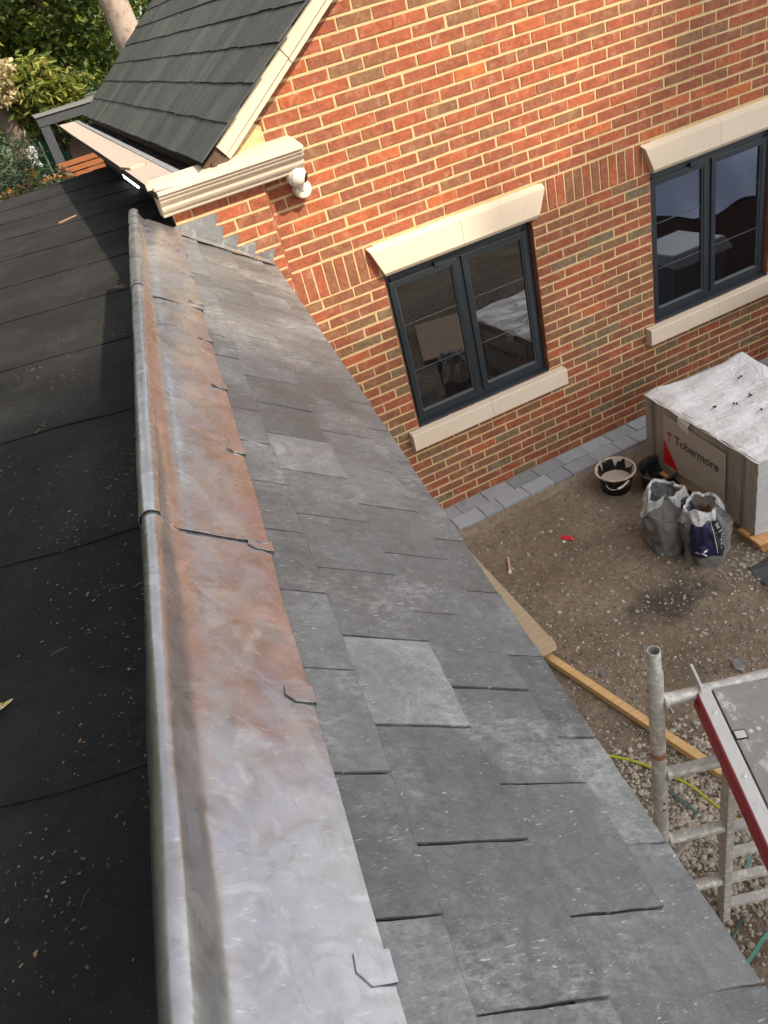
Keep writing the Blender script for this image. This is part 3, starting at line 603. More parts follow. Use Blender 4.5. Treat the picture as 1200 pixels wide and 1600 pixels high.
# ================================================================== THINGS IN THE YARD
# wrapped pack of paving blocks on a pallet
PX = (Vector((1.596, -.622, 0)), Vector((1.486, -1.815, 0))); U = (PX[1] - PX[0]).normalized(); V_ = Vector((-U.y, U.x, 0)); U3 = Vector((0, 0, 1))
if V_.x < 0: V_ = -V_
pal = thing('wooden_pallet', PX[1] + Vector((0, 0, GZ)), 'orange wooden pallet under the plastic wrapped block pack', 'pallet')
def PK(u, v, z): return PX[0] + U * u + V_ * v + U3 * z
for v in (.06, .43, .80): b_ = MB(); b_.box(PK(.62, v, GZ + .012), (.65, .045, .011), (U, V_, U3)); b_.build('bottom_board', PALW, pal, bevel=.002)
for u in (.05, .62, 1.2):
    for v in (.06, .43, .80): b_ = MB(); b_.box(PK(u, v, GZ + .055), (.05, .045, .032), (U, V_, U3)); b_.build('block', PALW, pal, bevel=.002)
for u in (.02, .24, .46, .68, .9, 1.12, 1.23): b_ = MB(); b_.box(PK(u, .42, GZ + .097), (.045 if u not in (.02, 1.23) else .05, .45, .009), (U, V_, U3)); b_.build('deck_board', PALW, pal, bevel=.002)
pack = thing('block_pack', PK(.6, .4, .05), 'white shrink wrapped pack of paving blocks standing on the pallet', 'block pack')
n = NT('wrap_top'); c = n.mix(n.ramp(n.noise(5, 6, .7, dist=1.2), [(.35, 0), (.7, 1)]), (.60, .60, .605), (.76, .76, .76)); c = n.mix(n.math('MULTIPLY', n.ramp(n.wave(17, v=n.map((1, 1, 1), (0, 0, .09)), dist=.6, detail=1), [(.42, 0), (.5, 1)]), n.ramp(n.noise(2.2, 3), [(.42, 0), (.55, .5)])), c, (.47, .47, .475)); st = n.ramp(n.noise(1, 3, .6, v=n.map((4, 46, 8), (0, 0, .5))), [(.6, 0), (.66, .75)]); c = n.mix(st, c, (.85, .85, .86))
st = n.ramp(n.noise(1, 3, .6, v=n.map((40, 5, 8), (0, 0, .3))), [(.62, 0), (.67, .6)]); c = n.mix(st, c, (.86, .86, .86))
WRAPT = n.set(col=c, rough=n.ramp(n.noise(18, 4), [(.3, .06), (.7, .24)]), nrm=n.bump(n.math('ADD', n.noise(7, 4, .6, dist=2.2), n.math('MULTIPLY', n.voro(9, feature='DISTANCE_TO_EDGE'), .35)), .8, .02), spec=.6)
n = NT('wrap_side'); c = n.mix(n.ramp(n.noise(1, 5, .7, v=n.map((6, 6, 1.2))), [(.35, 0), (.7, 1)]), (.24, .212, .178), (.37, .335, .285)); c = n.mix(n.ramp(n.noise(1, 3, .6, v=n.map((30, 30, 5))), [(.63, 0), (.68, .3)]), c, (.42, .40, .36))  # pale streaks paint highlights onto the side film
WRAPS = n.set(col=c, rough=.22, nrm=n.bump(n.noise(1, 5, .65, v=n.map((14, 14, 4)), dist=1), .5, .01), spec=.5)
n = NT('wrap_end'); wv = n.wave(1, v=n.map((2, 2, 42)), dist=5, detail=3, direction='Z'); c = n.mix(n.ramp(wv, [(.55, 0), (.9, 1)]), (.36, .345, .33), (.70, .70, .69)); WRAPE = n.set(col=c, rough=.3, nrm=n.bump(wv, .6, .01), spec=.5)
L, Wd, Z0, Z1 = 1.2, .86, .05, .648
sideb = MB()
def bulge(u, z): return .004 * math.sin(u * 17) + .003 * math.sin(z * 31 + u * 7)
sideb.grid(lambda a, b: PK(L * a, bulge(L * a, b), Z0 + (Z1 - Z0 - .004 * math.sin(a * 40)) * b), 30, 12)
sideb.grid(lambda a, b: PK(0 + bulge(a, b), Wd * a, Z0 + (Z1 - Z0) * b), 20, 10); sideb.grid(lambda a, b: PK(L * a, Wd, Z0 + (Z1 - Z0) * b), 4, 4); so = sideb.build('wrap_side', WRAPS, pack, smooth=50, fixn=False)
e_ = MB(); e_.grid(lambda a, b: PK(L + bulge(a, b) * 1.6, Wd * a, Z0 + (Z1 - Z0) * b), 20, 14); e_.build('wrap_end', WRAPE, pack, smooth=50, fixn=False)
tp = MB()
def topf(a, b):
    edge = min(a, 1 - a, b, 1 - b); z = Z1 + .006 * math.sin(a * 9 + b * 4) * math.sin(b * 11) + .004 * math.sin(a * 31 + 8 * b)
    z += .030 * math.exp(-((a - .02) ** 2 + (b - .97) ** 2) * 60) + .02 * math.exp(-((b - .12) ** 2 * 200 + (a - .1) ** 2 * 12)) - (.008 if edge < .01 else 0)
    return PK(-.006 + (L + .012) * a, -.008 + (Wd + .016) * b, z)
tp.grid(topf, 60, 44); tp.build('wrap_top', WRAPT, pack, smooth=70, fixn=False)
strap = m_simple('grey_strap', (.17, .16, .135), .5)
for u in (.10, 1.08): b_ = MB(); b_.box(PK(u, -.0085, (Z0 + Z1) / 2), (.011, .0015, (Z1 - Z0) / 2 - .004), (U, V_, U3)); b_.build('strap', strap, pack)
for fold in ((.30, .02, .42, .99), (.62, .0, .66, .99)):
    b_ = MB(); b_.beam(PK(fold[0], fold[1] * Wd, Z1 + .008), PK(fold[2], fold[3] * Wd, Z1 + .010), .006, .006); b_.build('wrap_fold', WRAPT, pack)
# printed panel
pan = MB(); pq = [(.235, .128), (.915, .175), (.915, .57), (.235, .585)]
pan.face([PK(u, -.0100, z) for u, z in pq]); po = pan.build('printed_panel', m_simple('panel_print', (.40, .36, .31), .35, var=.18, scale=5, bump=.3, bscale=8, spec=.5), so, fixn=False)
rt = MB(); rt.face([PK(u, -.0112, z) for u, z in ((.237, .372), (.237, .15), (.41, .155))]); rt.build('red_triangle', m_simple('red_print', (.55, .012, .012), .4, var=.1), so, fixn=False)
def text(body, size, name, mat, parent, place, ux, uy, depth=.0006, sx=1.0):
    cu = bpy.data.curves.new(name, 'FONT'); cu.body = body; cu.size = size; cu.extrude = depth; to = bpy.data.objects.new(name, cu); S.collection.objects.link(to)
    dg = bpy.context.evaluated_depsgraph_get(); me = bpy.data.meshes.new_from_object(to.evaluated_get(dg)); bpy.data.objects.remove(to)
    ux = Vector(ux).normalized(); uy = Vector(uy).normalized(); uz = ux.cross(uy); o0 = ORG.get(parent, Vector())
    for v in me.vertices: p = v.co.copy(); v.co = Vector(place) - o0 + ux * p.x * sx + uy * p.y + uz * p.z
    me.materials.clear(); me.materials.append(mat); o = bpy.data.objects.new(name, me); S.collection.objects.link(o); o.parent = parent; ORG[o] = o0; return o
INK = m_simple('black_ink', (.014, .013, .013), .5, var=.1)
text('Tobermore', .104, 'lettering', INK, so, PK(.368, -.0115, .385), U, U3, sx=.98)
lg = MB()
for a0_, r_, wd in ((2.2, .036, .011), (1.2, .04, .011), (.5, .044, .012), (2.9, .034, .012)): d = U * math.cos(a0_) + U3 * math.sin(a0_); c_ = PK(.305, -.0115, .425); lg.tube([c_, c_ + d * r_ * .5 + U3 * .008, c_ + d * r_], [.002, wd * .5, .004], n=8)
lg.tube([PK(.305, -.0115, .43), PK(.312, -.0115, .40), PK(.307, -.0115, .372)], [.008, .006, .002], n=8)
for i in range(len(lg.v)): p = Vector(lg.v[i]); dd = (p - PK(.3, -.0115, .4)).dot(V_); lg.v[i] = tuple(p - V_ * dd * .9)
lg.build('red_emblem', m_simple('emblem_red', (.42, .012, .012), .4), so)
stk = MB(); stk.face([PK(.405, -.0108, .625), PK(.525, -.0108, .60), PK(.525, -.0108, .535), PK(.405, -.0108, .565)]); stk.face([PK(.405, -.0108, .625), PK(.525, -.0108, .60), PK(.53, .03, .657), PK(.41, .03, .658)])
stk.build('paper_label', m_simple('paper', (.62, .60, .55), .6, var=.06), so, fixn=False)
# dark seed heads dropped on the wrap
SEED = m_simple('seed', (.012, .01, .01), .7)
for u, v, q in ((.28, .62, 'clustered near the far corner'), (.55, .36, 'by the middle fold'), (.52, .5, 'beyond the middle of the top'), (.50, .22, 'closest to the printed side'), (.72, .42, 'right of the middle of the top'), (.92, .42, 'nearest the near end')):
    t_ = thing('seed_pod', PK(u, v, Z1 + .01), 'small dark seed pod lying on the white wrap, ' + q, 'seed pod', 'seed pods on the white wrap'); b_ = MB()
    for k in range(3): c_ = PK(u + random.uniform(-.016, .016), v + random.uniform(-.016, .016), Z1 + .012); b_.lathe([(0, -.006), (.006, -.004), (.008, 0), (.005, .005), (0, .006)], c_, (random.random(), random.random(), .4), n=8)
    b_.build('pod', SEED, t_, smooth=60); b_ = MB(); c_ = PK(u, v, Z1 + .010); b_.tube([c_, c_ + Vector((-.03, -.012, .002)), c_ + Vector((-.05, -.016, 0))], .0014, n=5); b_.build('stalk', SEED, t_)

# builder's buckets
def bucket(c, label, rim, muck):
    t_ = thing('bucket', c, label, 'bucket'); c = Vector(c); b_ = MB(); tilt = Vector((-.04, -.06, 1)).normalized()
    b_.lathe([(0, 0), (.098, 0), (.105, .012), (.142, .19), (.152, .195), (.158, .206), (.154, .212), (.144, .212), (.139, .2), (.112, .03), (0, .025)], c, tilt, n=36); bo = b_.build('body', BLACKP, t_, smooth=35)
    b_ = MB(); b_.lathe([(.158, .2045), (.1585, .207), (.1545, .2128), (.1435, .2128), (.1385, .199), (.127, .12)], c, tilt, n=36, jit=.012); b_.build('mortar_crust', m_simple('dry_mortar' if rim else 'dark_crust', (.52, .44, .35) if rim else (.03, .028, .026), .9, var=.3, scale=18, bump=.8, stain=((.14, .11, .09), 13, .53, .8)), bo, smooth=50)
    if muck: b_ = MB(); b_.lathe([(0, .098), (.05, .10), (.09, .097), (.125, .102)], c, tilt, n=30, jit=.05); b_.build('mortar_residue', m_simple('mortar_mix', (.44, .36, .29), .9, var=.15), bo, smooth=60)
    hd = MB(); P_ = [c + tilt * (.19 - .035 * math.sin(a)) + Vector((-math.cos(a) * .165 - .05 * math.sin(a), -.11 * math.sin(a) - .05 - .05 * math.cos(a), 0)) for a in [math.pi * i / 16 for i in range(17)]]
    hd.tube(P_, .003, n=8); h_ = hd.build('handle', GALV, t_, smooth=60); hg = MB(); hg.tube(P_[6:11], .009, n=10); hg.build('grip', WHITEP if rim else BLACKP, h_, smooth=60)
bucket((1.262, -.655, GZ), 'black builders bucket with dried mortar rim beside the paving', True, True)
bucket((1.50, -.86, GZ), 'plain black bucket between the mortar bucket and the block pack', False, False)

# open plastic sacks of sand
def film(name, base, al):
    n = NT(name); c = n.mix(n.ramp(n.noise(1, 5, .65, v=n.map((16, 16, 5)), dist=1.5), [(.4, 0), (.72, 1)]), base, tuple(min(1, x * 2.6) for x in base))
    a = n.ramp(n.noise(1, 5, .65, v=n.map((13, 13, 5)), dist=1.5), [(.35, al), (.7, min(1, al + .35))])
    return n.set(col=c, rough=.22, alpha=a, spec=.6, nrm=n.bump(n.noise(1, 5, .6, v=n.map((12, 12, 6)), dist=2.2), 1, .035))
FILM = film('clear_film', (.17, .18, .185), .22); FILMC = film('film_collar', (.44, .455, .46), .5)
NAVY = m_simple('navy_print', (.008, .008, .035), .3, var=.3, bump=.5, bscale=16, spec=.5)
def sack(c, rb, h, label, seed, lean, navy):
    rr = random.Random(seed); c = Vector(c); t_ = thing('sack', c, label, 'sack'); ph = [rr.uniform(0, 6.3) for _ in range(10)]
    def R(a, z):                              # radius at angle a and height fraction z
        k = rb * (1.02 + .14 * math.sin(z * 3.0) - .34 * max(0, z - .62) / .38)
        cr = .07 * math.sin(3 * a + ph[0] + z * 2.5) + .055 * math.sin(5 * a + ph[1] - z * 6) + .035 * math.sin(9 * a + ph[2] + z * 9) * (.4 + z) + .018 * math.sin(17 * a + ph[3] + 6 * z) * z
        nn_ = noise.noise((math.cos(a) * 1.7 + seed, math.sin(a) * 1.7, z * 3.2)) * .17 + noise.noise((math.cos(a) * 4 + seed, math.sin(a) * 4, z * 8)) * .09
        return k * (1 + cr * (.5 + z) + nn_)
    def pt(a, z, off=0): r = R(a, z) + off; return c + Vector((math.cos(a) * r * 1.05 + lean[0] * z * z, math.sin(a) * r * .92 + lean[1] * z * z, h * z + (.018 * math.sin(2 * a + ph[4]) + .012 * math.sin(5 * a + ph[5])) * z ** 3))
    b_ = MB(); b_.grid(lambda u, v: pt(2 * math.pi * u, v), 64, 26); bo = b_.build('film', FILM, t_, smooth=75, fixn=False)
    b_ = MB(); b_.grid(lambda u, v: pt(2 * math.pi * u, max(0, .66 * v), -.007), 48, 14); b_.lathe([(0, h * .60), (rb * .5, h * .63), (rb * .98, h * .655)], c + Vector((*lean, 0)) * .42, n=30, jit=.06); b_.build('sand_fill', m_simple('wet_sand', (.15, .125, .10), .95, var=.4, scale=16, bump=.6), t_, smooth=75, fixn=False)
    b_ = MB(); b_.grid(lambda u, v: pt(2 * math.pi * u, 1.0 + .03 * math.sin(v * 3.14) - (v > .5) * (v - .5) * (.40 + .26 * math.sin(6.3 * u + ph[6]) + .14 * math.sin(19 * u + ph[7]) + .08 * math.sin(44 * u)), .004 + .020 * math.sin(v * 2.6)), 72, 12); b_.build('rolled_collar', FILMC, t_, smooth=75, fixn=False)
    a0, a1, z0, z1 = navy; b_ = MB(); b_.grid(lambda u, v: pt(a0 + (a1 - a0) * u, z0 + (z1 - z0) * v - .10 * (2 * u - 1) ** 2 * (1 - v), .0022), 24, 16); nv = b_.build('navy_panel', NAVY, t_, smooth=75, fixn=False)
    return t_, pt, nv
WHI = m_simple('white_ink', (.62, .62, .62), .4, var=.1)
def curve_text(body, size, pt, parent, a_of, z_of, name='lettering'):
    """letters stacked along a curved path on the sack: a_of(s), z_of(s) give the place of the letter at s in 0..1"""
    n = len(body)
    for i, ch in enumerate(body):
        s = i / max(1, n - 1); a, z = a_of(s), z_of(s); p = pt(a, z, .0046); tx = (pt(a_of(s + .01), z_of(s + .01), .0046) - p).normalized(); ta = (pt(a + .05, z, .0046) - pt(a - .05, z, .0046)).normalized()
        nn = ta.cross(Vector((0, 0, 1))).normalized(); uy = nn.cross(tx).normalized(); text(ch, size, name, WHI, parent, p, tx, uy, depth=.0003)
t_, pt1, nv1 = sack((1.105, -1.43, GZ), .138, .475, 'clear plastic sack of sand, left of the pair by the wrapped pack', 3, (-.01, .02), (-1.35, -.35, .22, .80))
curve_text('TUSCO', .022, pt1, nv1, lambda s: -1.25, lambda s: .70 - .36 * s)
t_, pt2, nv2 = sack((1.21, -1.68, GZ), .133, .445, 'plastic sack with a navy printed panel, right of the pair by the pack', 8, (-.03, .02), (-2.95, -1.45, .28, .84))
b_ = MB(); b_.grid(lambda u, v: pt2(-1.78 + .34 * u + .18 * (v - .5) ** 2, .30 + .56 * v, .0036), 8, 16); b_.build('black_band', INK, nv2, smooth=75, fixn=False)
curve_text('ABOVDEME', .030, pt2, nv2, lambda s: -1.54 + .1 * math.sin(s * 3), lambda s: .36 + .44 * s)
b_ = MB(); b_.grid(lambda u, v: pt2(-1.84 + .02 * u + .18 * (v - .5) ** 2, .30 + .55 * v, .0040), 2, 14); b_.build('white_line', WHI, nv2, fixn=False)
b_ = MB(); b_.grid(lambda u, v: pt2(-2.72 + .26 * u, .335 + .030 * v * math.sin(u * 3.14) + .01 * u, .0042), 8, 2); b_.grid(lambda u, v: pt2(-2.42 + .20 * u, .36 - .05 * u + .022 * v, .0042), 6, 2); b_.grid(lambda u, v: pt2(-2.34 + .14 * u, .375 + .02 * u + .026 * v, .0042), 6, 2); b_.build('white_emblem', WHI, nv2, fixn=False)

# timber, hose, straps and scraps
t_ = thing('scaffold_board', (-.2, -1.86, GZ), 'thick pale weathered board whose end juts past the slate edge', 'board')
e1, e2 = Vector((-.205, -1.865, 0)), Vector((-.165, -.70, 0)); b_ = MB(); b_.beam(e1 + U3 * .072, e2 + U3 * .055, .135, .058); b_.build('plank', OLDWOOD, t_, bevel=.003)
b_ = MB(); b_.beam(e1 + Vector((-.006, .05, .02)), e2 + Vector((-.006, 0, .005)), .11, .052); b_.build('underside', m_simple('dark_wood', (.035, .035, .033), .6), t_)  # second box below the plank, coloured near black
t_ = thing('timber_batten', (-.07, -2.55, GZ), 'long yellow timber batten lying across the gravel behind the scaffold', 'batten')
b_ = MB(); b_.beam((-.335, -1.12, GZ + .03), (.08, -3.12, GZ + .045), .048, .044); b_.build('batten', PINE, t_, bevel=.002)
t_ = thing('hose', (-.2, -2.8, GZ), 'yellow green hose curving over the gravel under the scaffold', 'hose'); HP = [(-.62, -2.50), (-.45, -2.54), (-.345, -2.595), (-.253, -2.693), (-.191, -2.797), (-.11, -2.967), (-.082, -3.135), (-.047, -3.265), (-.005, -3.379), (.06, -3.52), (.2, -3.7)]
def smoothpts(P, k=6):
    o = []
    for i in range(len(P) - 1):
        p0, p1, p2, p3 = [Vector(P[max(0, min(len(P) - 1, i + d))]) for d in (-1, 0, 1, 2)]
        for j in range(k): u = j / k; o.append(.5 * ((2 * p1) + (p2 - p0) * u + (2 * p0 - 5 * p1 + 4 * p2 - p3) * u * u + (3 * p1 - p0 - 3 * p2 + p3) * u ** 3))
    return o + [Vector(P[-1])]
b_ = MB(); b_.tube(smoothpts([(x, y, GZ + .022) for x, y in HP]), .0085, n=10); b_.build('hose_pipe', m_simple('hose_green', (.36, .36, .035), .4, var=.2), t_, smooth=60)
TEAL = m_simple('teal_strap', (.10, .27, .225), .35, var=.3); DTEAL = m_simple('dark_teal_strap', (.05, .10, .09), .4, var=.3)
for P_, wd, m_, lb in (([(-.215, -2.90, .012), (-.195, -3.04, .022), (-.175, -3.19, .012)], .017, DTEAL, 'dark teal packing strap lying under the scaffold rungs left of the ladder'),
                       ([(-.40, -3.50, .015), (-.27, -3.47, .03), (-.19, -3.44, .04), (-.13, -3.40, .05)], .013, TEAL, 'teal packing strap slanting between the ladder rungs'),
                       ([(-.19, -3.30, .02), (-.12, -3.36, .03), (-.115, -3.41, .04)], .022, DTEAL, 'folded dark teal strap end on stones right of the ladder'),
                       ([(-.52, -3.75, .02), (-.44, -3.73, .03), (-.36, -3.71, .05), (-.24, -3.70, .03)], .015, TEAL, 'bright teal packing strap in the bottom right corner by the slates'),
                       ([(-.47, -3.63, .01), (-.38, -3.60, .02), (-.31, -3.56, .012)], .012, DTEAL, 'thin teal strap on soil just beyond the ladder foot')):
    t_ = thing('packing_strap', (P_[0][0], P_[0][1], GZ), lb, 'strap', 'plastic packing straps on the gravel'); b_ = MB(); pp = smoothpts([(x, y, GZ + z) for x, y, z in P_], 5)
    for p, q in zip(pp, pp[1:]): b_.beam(p, q, wd, .0012)
    b_.build('band', m_, t_)
t_ = thing('plastic_scrap', (.60, -.94, gh(.6, -.94)), 'small bright red plastic scrap lying alone on the soil', 'scrap'); b_ = MB(); b_.grid(lambda u, v: (.565 + .075 * u + .01 * v, -.925 - .045 * u + .045 * v, gh(.6, -.94) + .012 + .012 * math.sin(u * 5) + .008 * v), 8, 4); b_.build('red_film', m_simple('red_film', (.55, .015, .03), .3), t_, smooth=60); b_ = MB(); b_.box((.567, -.93, gh(.6, -.94) + .008), (.012, .012, .006)); b_.build('white_end', WHITEP, t_, bevel=.003)
t_ = thing('clay_peg', (.12, -.87, gh(.12, -.87)), 'pale pink peg lying on the soil near the slate edge', 'peg'); b_ = MB(); b_.tube([(.155, -.80, gh(.15, -.8) + .012), (.085, -.935, gh(.1, -.9) + .012)], .009, n=10); po_ = b_.build('peg', m_simple('pink_clay', (.52, .30, .22), .8), t_, smooth=50); b_ = MB(); b_.tube([(.087, -.93, gh(.1, -.9) + .012), (.079, -.947, gh(.1, -.9) + .012)], .014, n=10); b_.build('peg_head', WHITEP, po_, smooth=50)
for x, y, r, a, lb in ((.011, -2.11, .024, .4, 'small slate offcut on the gravel above the batten'), (.66, -2.52, .04, .9, 'larger slate offcut on the soil behind the scaffold platform')):
    t_ = thing('slate_offcut', (x, y, GZ), lb, 'slate piece'); b_ = MB(); c_ = Vector((x, y, gh(x, y) + .018)); ax = (Vector((math.cos(a), math.sin(a), .15)), Vector((-math.sin(a), math.cos(a), .1)), U3); pl = [(-1, -.6), (-.2, -.9), (1, -.5), (.9, .4), (.1, .8), (-.8, .5)]
    tpz = [c_ + ax[0] * p * r + ax[1] * q * r for p, q in pl]; bt = [p - U3 * .007 for p in tpz]; b_.solid(tpz + bt, [tuple(range(6))] + [(k, 6 + k, 6 + (k + 1) % 6, (k + 1) % 6) for k in range(6)]); b_.build('slate_piece', SLATE, t_)
t_ = thing('plastic_sheet', (1.43, -2.02, GZ), 'crumpled dark grey plastic sheet on gravel in front of the pallet', 'sheet'); b_ = MB(); b_.grid(lambda u, v: (1.25 + .55 * u + .05 * v, -2.10 - .10 * u + (.24 + .12 * u) * (v - .35), gh(1.4, -2.05) + .012 + .085 * math.sin(u * 2.6) * math.sin(v * 3.0) + .014 * math.sin(u * 13 + v * 9)), 26, 16); b_.build('sheet', m_simple('dark_sheet', (.075, .08, .085), .4, var=.25, bump=.5, bscale=30), t_, smooth=70)

# ================================================================== SCAFFOLD
PO = Vector((-.677, -3.459, 0)); RG = Vector((.95, -.312, 0)).normalized(); RN = Vector((-RG.y, RG.x, 0))
scf = thing('scaffold_tower', (PO.x, PO.y, GZ), 'weathered aluminium scaffold end frame with spigot post and ladder', 'scaffold')
b_ = MB(); b_.tube([(PO.x, PO.y, GZ), (PO.x, PO.y, 1.636)], .0265, n=20); pole = b_.build('post', GALV, scf, smooth=50)
b_ = MB(); b_.lathe([(.0265, 1.622), (.0262, 1.64), (.0215, 1.652), (.0215, 1.742), (.0185, 1.742), (.0175, 1.60), (0, 1.60)], PO, n=24); b_.build('spigot', GALV, pole, smooth=40)
b_ = MB(); b_.lathe([(.0268, 1.205), (.0272, 1.21), (.0272, 1.228), (.0268, 1.233)], PO, n=24); b_.build('rust_band', m_simple('rust_band', (.30, .13, .06), .7), pole)
for z, a in ((1.56, 2.9), (.94, 4.6), (.9, 4.5)):
    b_ = MB(); b_.lathe([(0, .0006), (.006, .0004), (.006, -.002)], PO + Vector((math.cos(a) * .0266, math.sin(a) * .0266, z)), (math.cos(a), math.sin(a), 0), n=10); b_.build('bolt_hole', INK, pole)
for z, l in ((1.49, 2.2), (1.085, .262), (.656, .262), (.255, .262)):
    b_ = MB(); b_.tube([PO + RG * .02 + U3 * z, PO + RG * l + U3 * z], .0235, n=18); r_ = b_.build('rung', GALV, scf, smooth=50)
    b_ = MB(); b_.lathe([(.0235, .020), (.031, .026), (.027, .034), (.0238, .042)], PO + U3 * z, RG, n=18, jit=.05); b_.build('weld', GALV, r_, smooth=60)
LP_ = PO + RG * .262
b_ = MB(); b_.box(LP_ + U3 * .70, (.016, .030, .765), (RG, RN, U3)); b_.build('ladder_stile', GALV, scf, bevel=.004)
for z in (.848, .640, .449, .248, .045): b_ = MB(); b_.box(LP_ + RG * .2 + U3 * z, (.185, .018, .013), (RG, RN, U3)); b_.build('ladder_rung', GALV, scf, bevel=.004)
b_ = MB(); b_.box(LP_ + RG * .40 + U3 * .55, (.016, .030, .62), (RG, RN, U3)); b_.build('ladder_stile', GALV, scf, bevel=.004)
b_ = MB(); b_.tube([PO + RG * .14 + U3 * .62 + RN * .02, PO - RG * .05 + U3 * .30 + RN * .02], .011, n=10); b_.build('brace', GALV, scf, smooth=60)
b_ = MB(); b_.tube([(PO + RG * 2.2).to_tuple()[:2] + (GZ,), (PO + RG * 2.2).to_tuple()[:2] + (1.74,)], .0265, n=16); b_.build('post', GALV, scf, smooth=50)
dk = thing('scaffold_platform', (-.6, -3.8, 1.5), 'grey scaffold platform with red side rail hooked over the frame', 'platform')
D0 = Vector((-.548, -3.505, 1.505)); DD = Vector((-.400, -.917, 0)).normalized(); DS = Vector((-DD.y, DD.x, 0))
if DS.x < 0: DS = -DS
def DK(a, b, z=0): return D0 + DD * a + DS * b + U3 * z
DL = 1.6
b_ = MB(); b_.box(DK(DL / 2, .021, 0), (DL / 2, .021, .004), (DD, DS, U3)); b_.build('edge_strip', ALU, dk, bevel=.002)
b_ = MB(); b_.extrude([(-.001, .003), (-.004, .003), (-.006, -.018), (-.001, -.021), (-.001, -.034), (-.009, -.038), (-.012, -.066), (-.008, -.072), (.012, -.072), (.012, -.064), (.002, -.060), (.002, -.02)], DK(.003, 0), DK(DL, 0), DS, U3); b_.build('red_rail', RED, dk)
b_ = MB(); b_.box(DK(DL / 2 + .004, .047 + .28, -.001), (DL / 2, .2785, .005), (DD, DS, U3)); bo_ = b_.build('ply_board', DECKM, dk, bevel=.001)
b_ = MB(); b_.box(DK(DL / 2, .0445, -.004), (DL / 2, .0022, .003), (DD, DS, U3)); b_.build('shadow_gap', INK, bo_)
b_ = MB(); b_.box(DK(.198, .064, .0052), (.018, .020, .0012), (DD, DS, U3)); lt = b_.build('latch', INK, bo_); b_ = MB(); b_.box(DK(.198, .066, .0066), (.0135, .0155, .0008), (DD, DS, U3)); b_.build('latch_plate', ALU, lt)
for a, b2 in ((.10, .022), (.34, .022), (.56, .022)): b_ = MB(); b_.lathe([(.008, .003), (.008, .0055), (.004, .0072), (0, .0072)], DK(a, b2), n=14); b_.build('rivet', ALU, dk, smooth=50)
for a, b2 in ((.19, .10), (.185, .125)): b_ = MB(); b_.lathe([(.008, .003), (.007, .0052), (0, .006)], DK(a, b2), n=14); b_.build('rivet', ALU, bo_, smooth=50)
b_ = MB(); b_.box(DK(-.035, .011, .012), (.052, .0045, .022), (DD, DS, U3)); b_.box(DK(-.075, .011, -.02), (.008, .0045, .03), (DD, DS, U3)); b_.build('hook', ALU, dk, bevel=.002)

# ================================================================== LITTER ON THE FELT
SEEDM = m_simple('litter', (.15, .095, .055), .8, var=.4, tone=.6); mb = MB(); F0 = RP(0, -.24) - PP * .085
def chip(p, r, t):
    a = random.random() * 6.3; d = Vector((math.cos(a), math.sin(a), random.uniform(-.15, .15))) * r; e = Vector((-d.y, d.x, 0)) * random.uniform(.35, .8); k = U3 * r * random.uniform(.1, .6); p = Vector(p) + U3 * .003; n_ = 7
    rim = [p + d * math.cos(q * 6.283 / n_) * random.uniform(.75, 1.2) + e * math.sin(q * 6.283 / n_) * random.uniform(.75, 1.2) + U3 * r * random.uniform(0, .3) for q in range(n_)]
    mb.solid(rim + [p + k + d * random.uniform(-.3, .3)], [(q, (q + 1) % n_, n_) for q in range(n_)], t)
cl = [(random.uniform(-5.3, 3), random.expovariate(3)) for _ in range(70)]
for i in range(3600):
    if random.random() < .72: c_ = random.choice(cl); tt = c_[0] + random.gauss(0, .09); dd = abs(c_[1] + random.gauss(0, .06))
    else: tt = random.uniform(-5.6, 6); dd = random.expovariate(2.2) if random.random() < .6 else random.uniform(0, 2.5)
    p = F0 + RD * tt - PP * (dd + .01); p.z = ZF + .006
    if tt > 0 and p.x > -.96: continue
    chip(p, random.choice((.0016, .002, .0025, .003, .004, .005)) * random.uniform(.7, 1.3), random.random())
for i in range(26):
    tt, dd = random.uniform(-5.2, 2), random.uniform(.02, .8); p = F0 + RD * tt - PP * dd; p.z = ZF + .012; a = random.random() * 6.3; L_ = random.uniform(.015, .045); d = Vector((math.cos(a), math.sin(a), 0)); mb.tube([p, p + d * L_ * .5 + U3 * .003, p + d * L_], .0011, n=5, t=random.random())
mb.tube([(-1.80, 3.40, ZF + .014), (-1.62, 3.5, ZF + .016)], .009, n=6, t=1)
tag(mb.build('leaf_litter', SEEDM, fixn=False), kind='stuff')

# ================================================================== GARDEN BEHIND THE HOUSE
DG = m_simple('dark_grey_paint', (.045, .048, .053), .5, var=.15)
pg = thing('pergola', (-1.0, 12, 0), 'dark grey flat topped pergola standing behind the cedar fence', 'pergola')
b_ = MB(); b_.bb(-1.40, 2.6, 11.9, 12.1, 2.76, 2.92); b_.build('beam', DG, pg, bevel=.006)
b_ = MB(); b_.bb(-1.40, -1.22, 12.102, 15.0, 2.765, 2.915); b_.build('beam', DG, pg, bevel=.006)
for x, y in ((-1.31, 12), (-1.31, 14.9), (2.4, 12)): b_ = MB(); b_.bb(x - .085, x + .085, y - .085, y + .085, 0, 2.758); b_.build('post', DG, pg, bevel=.006)
b_ = MB(); b_.bb(-1.42, 2.62, 11.87, 15.1, 2.921, 2.94); b_.build('roof_sheet', m_simple('grey_roofing', (.16, .16, .16), .7), pg)
fe = thing('slat_fence', (-1.0, 9.6, 0), 'cedar fence of horizontal slats with narrow gaps beyond the felt roof', 'fence')
for k in range(12):
    z = 2.335 - k * .094; mb = MB(); mb.bb(-1.44 - .012 * k, .6, 9.6, 9.62, z - .072, z, random.random()); o_s = mb
    if k == 0: al = MB()
    al.v += []; b0 = len(al.v); al.v += mb.v; al.f += [tuple(i + b0 for i in f) for f in mb.f]; al.t += mb.t
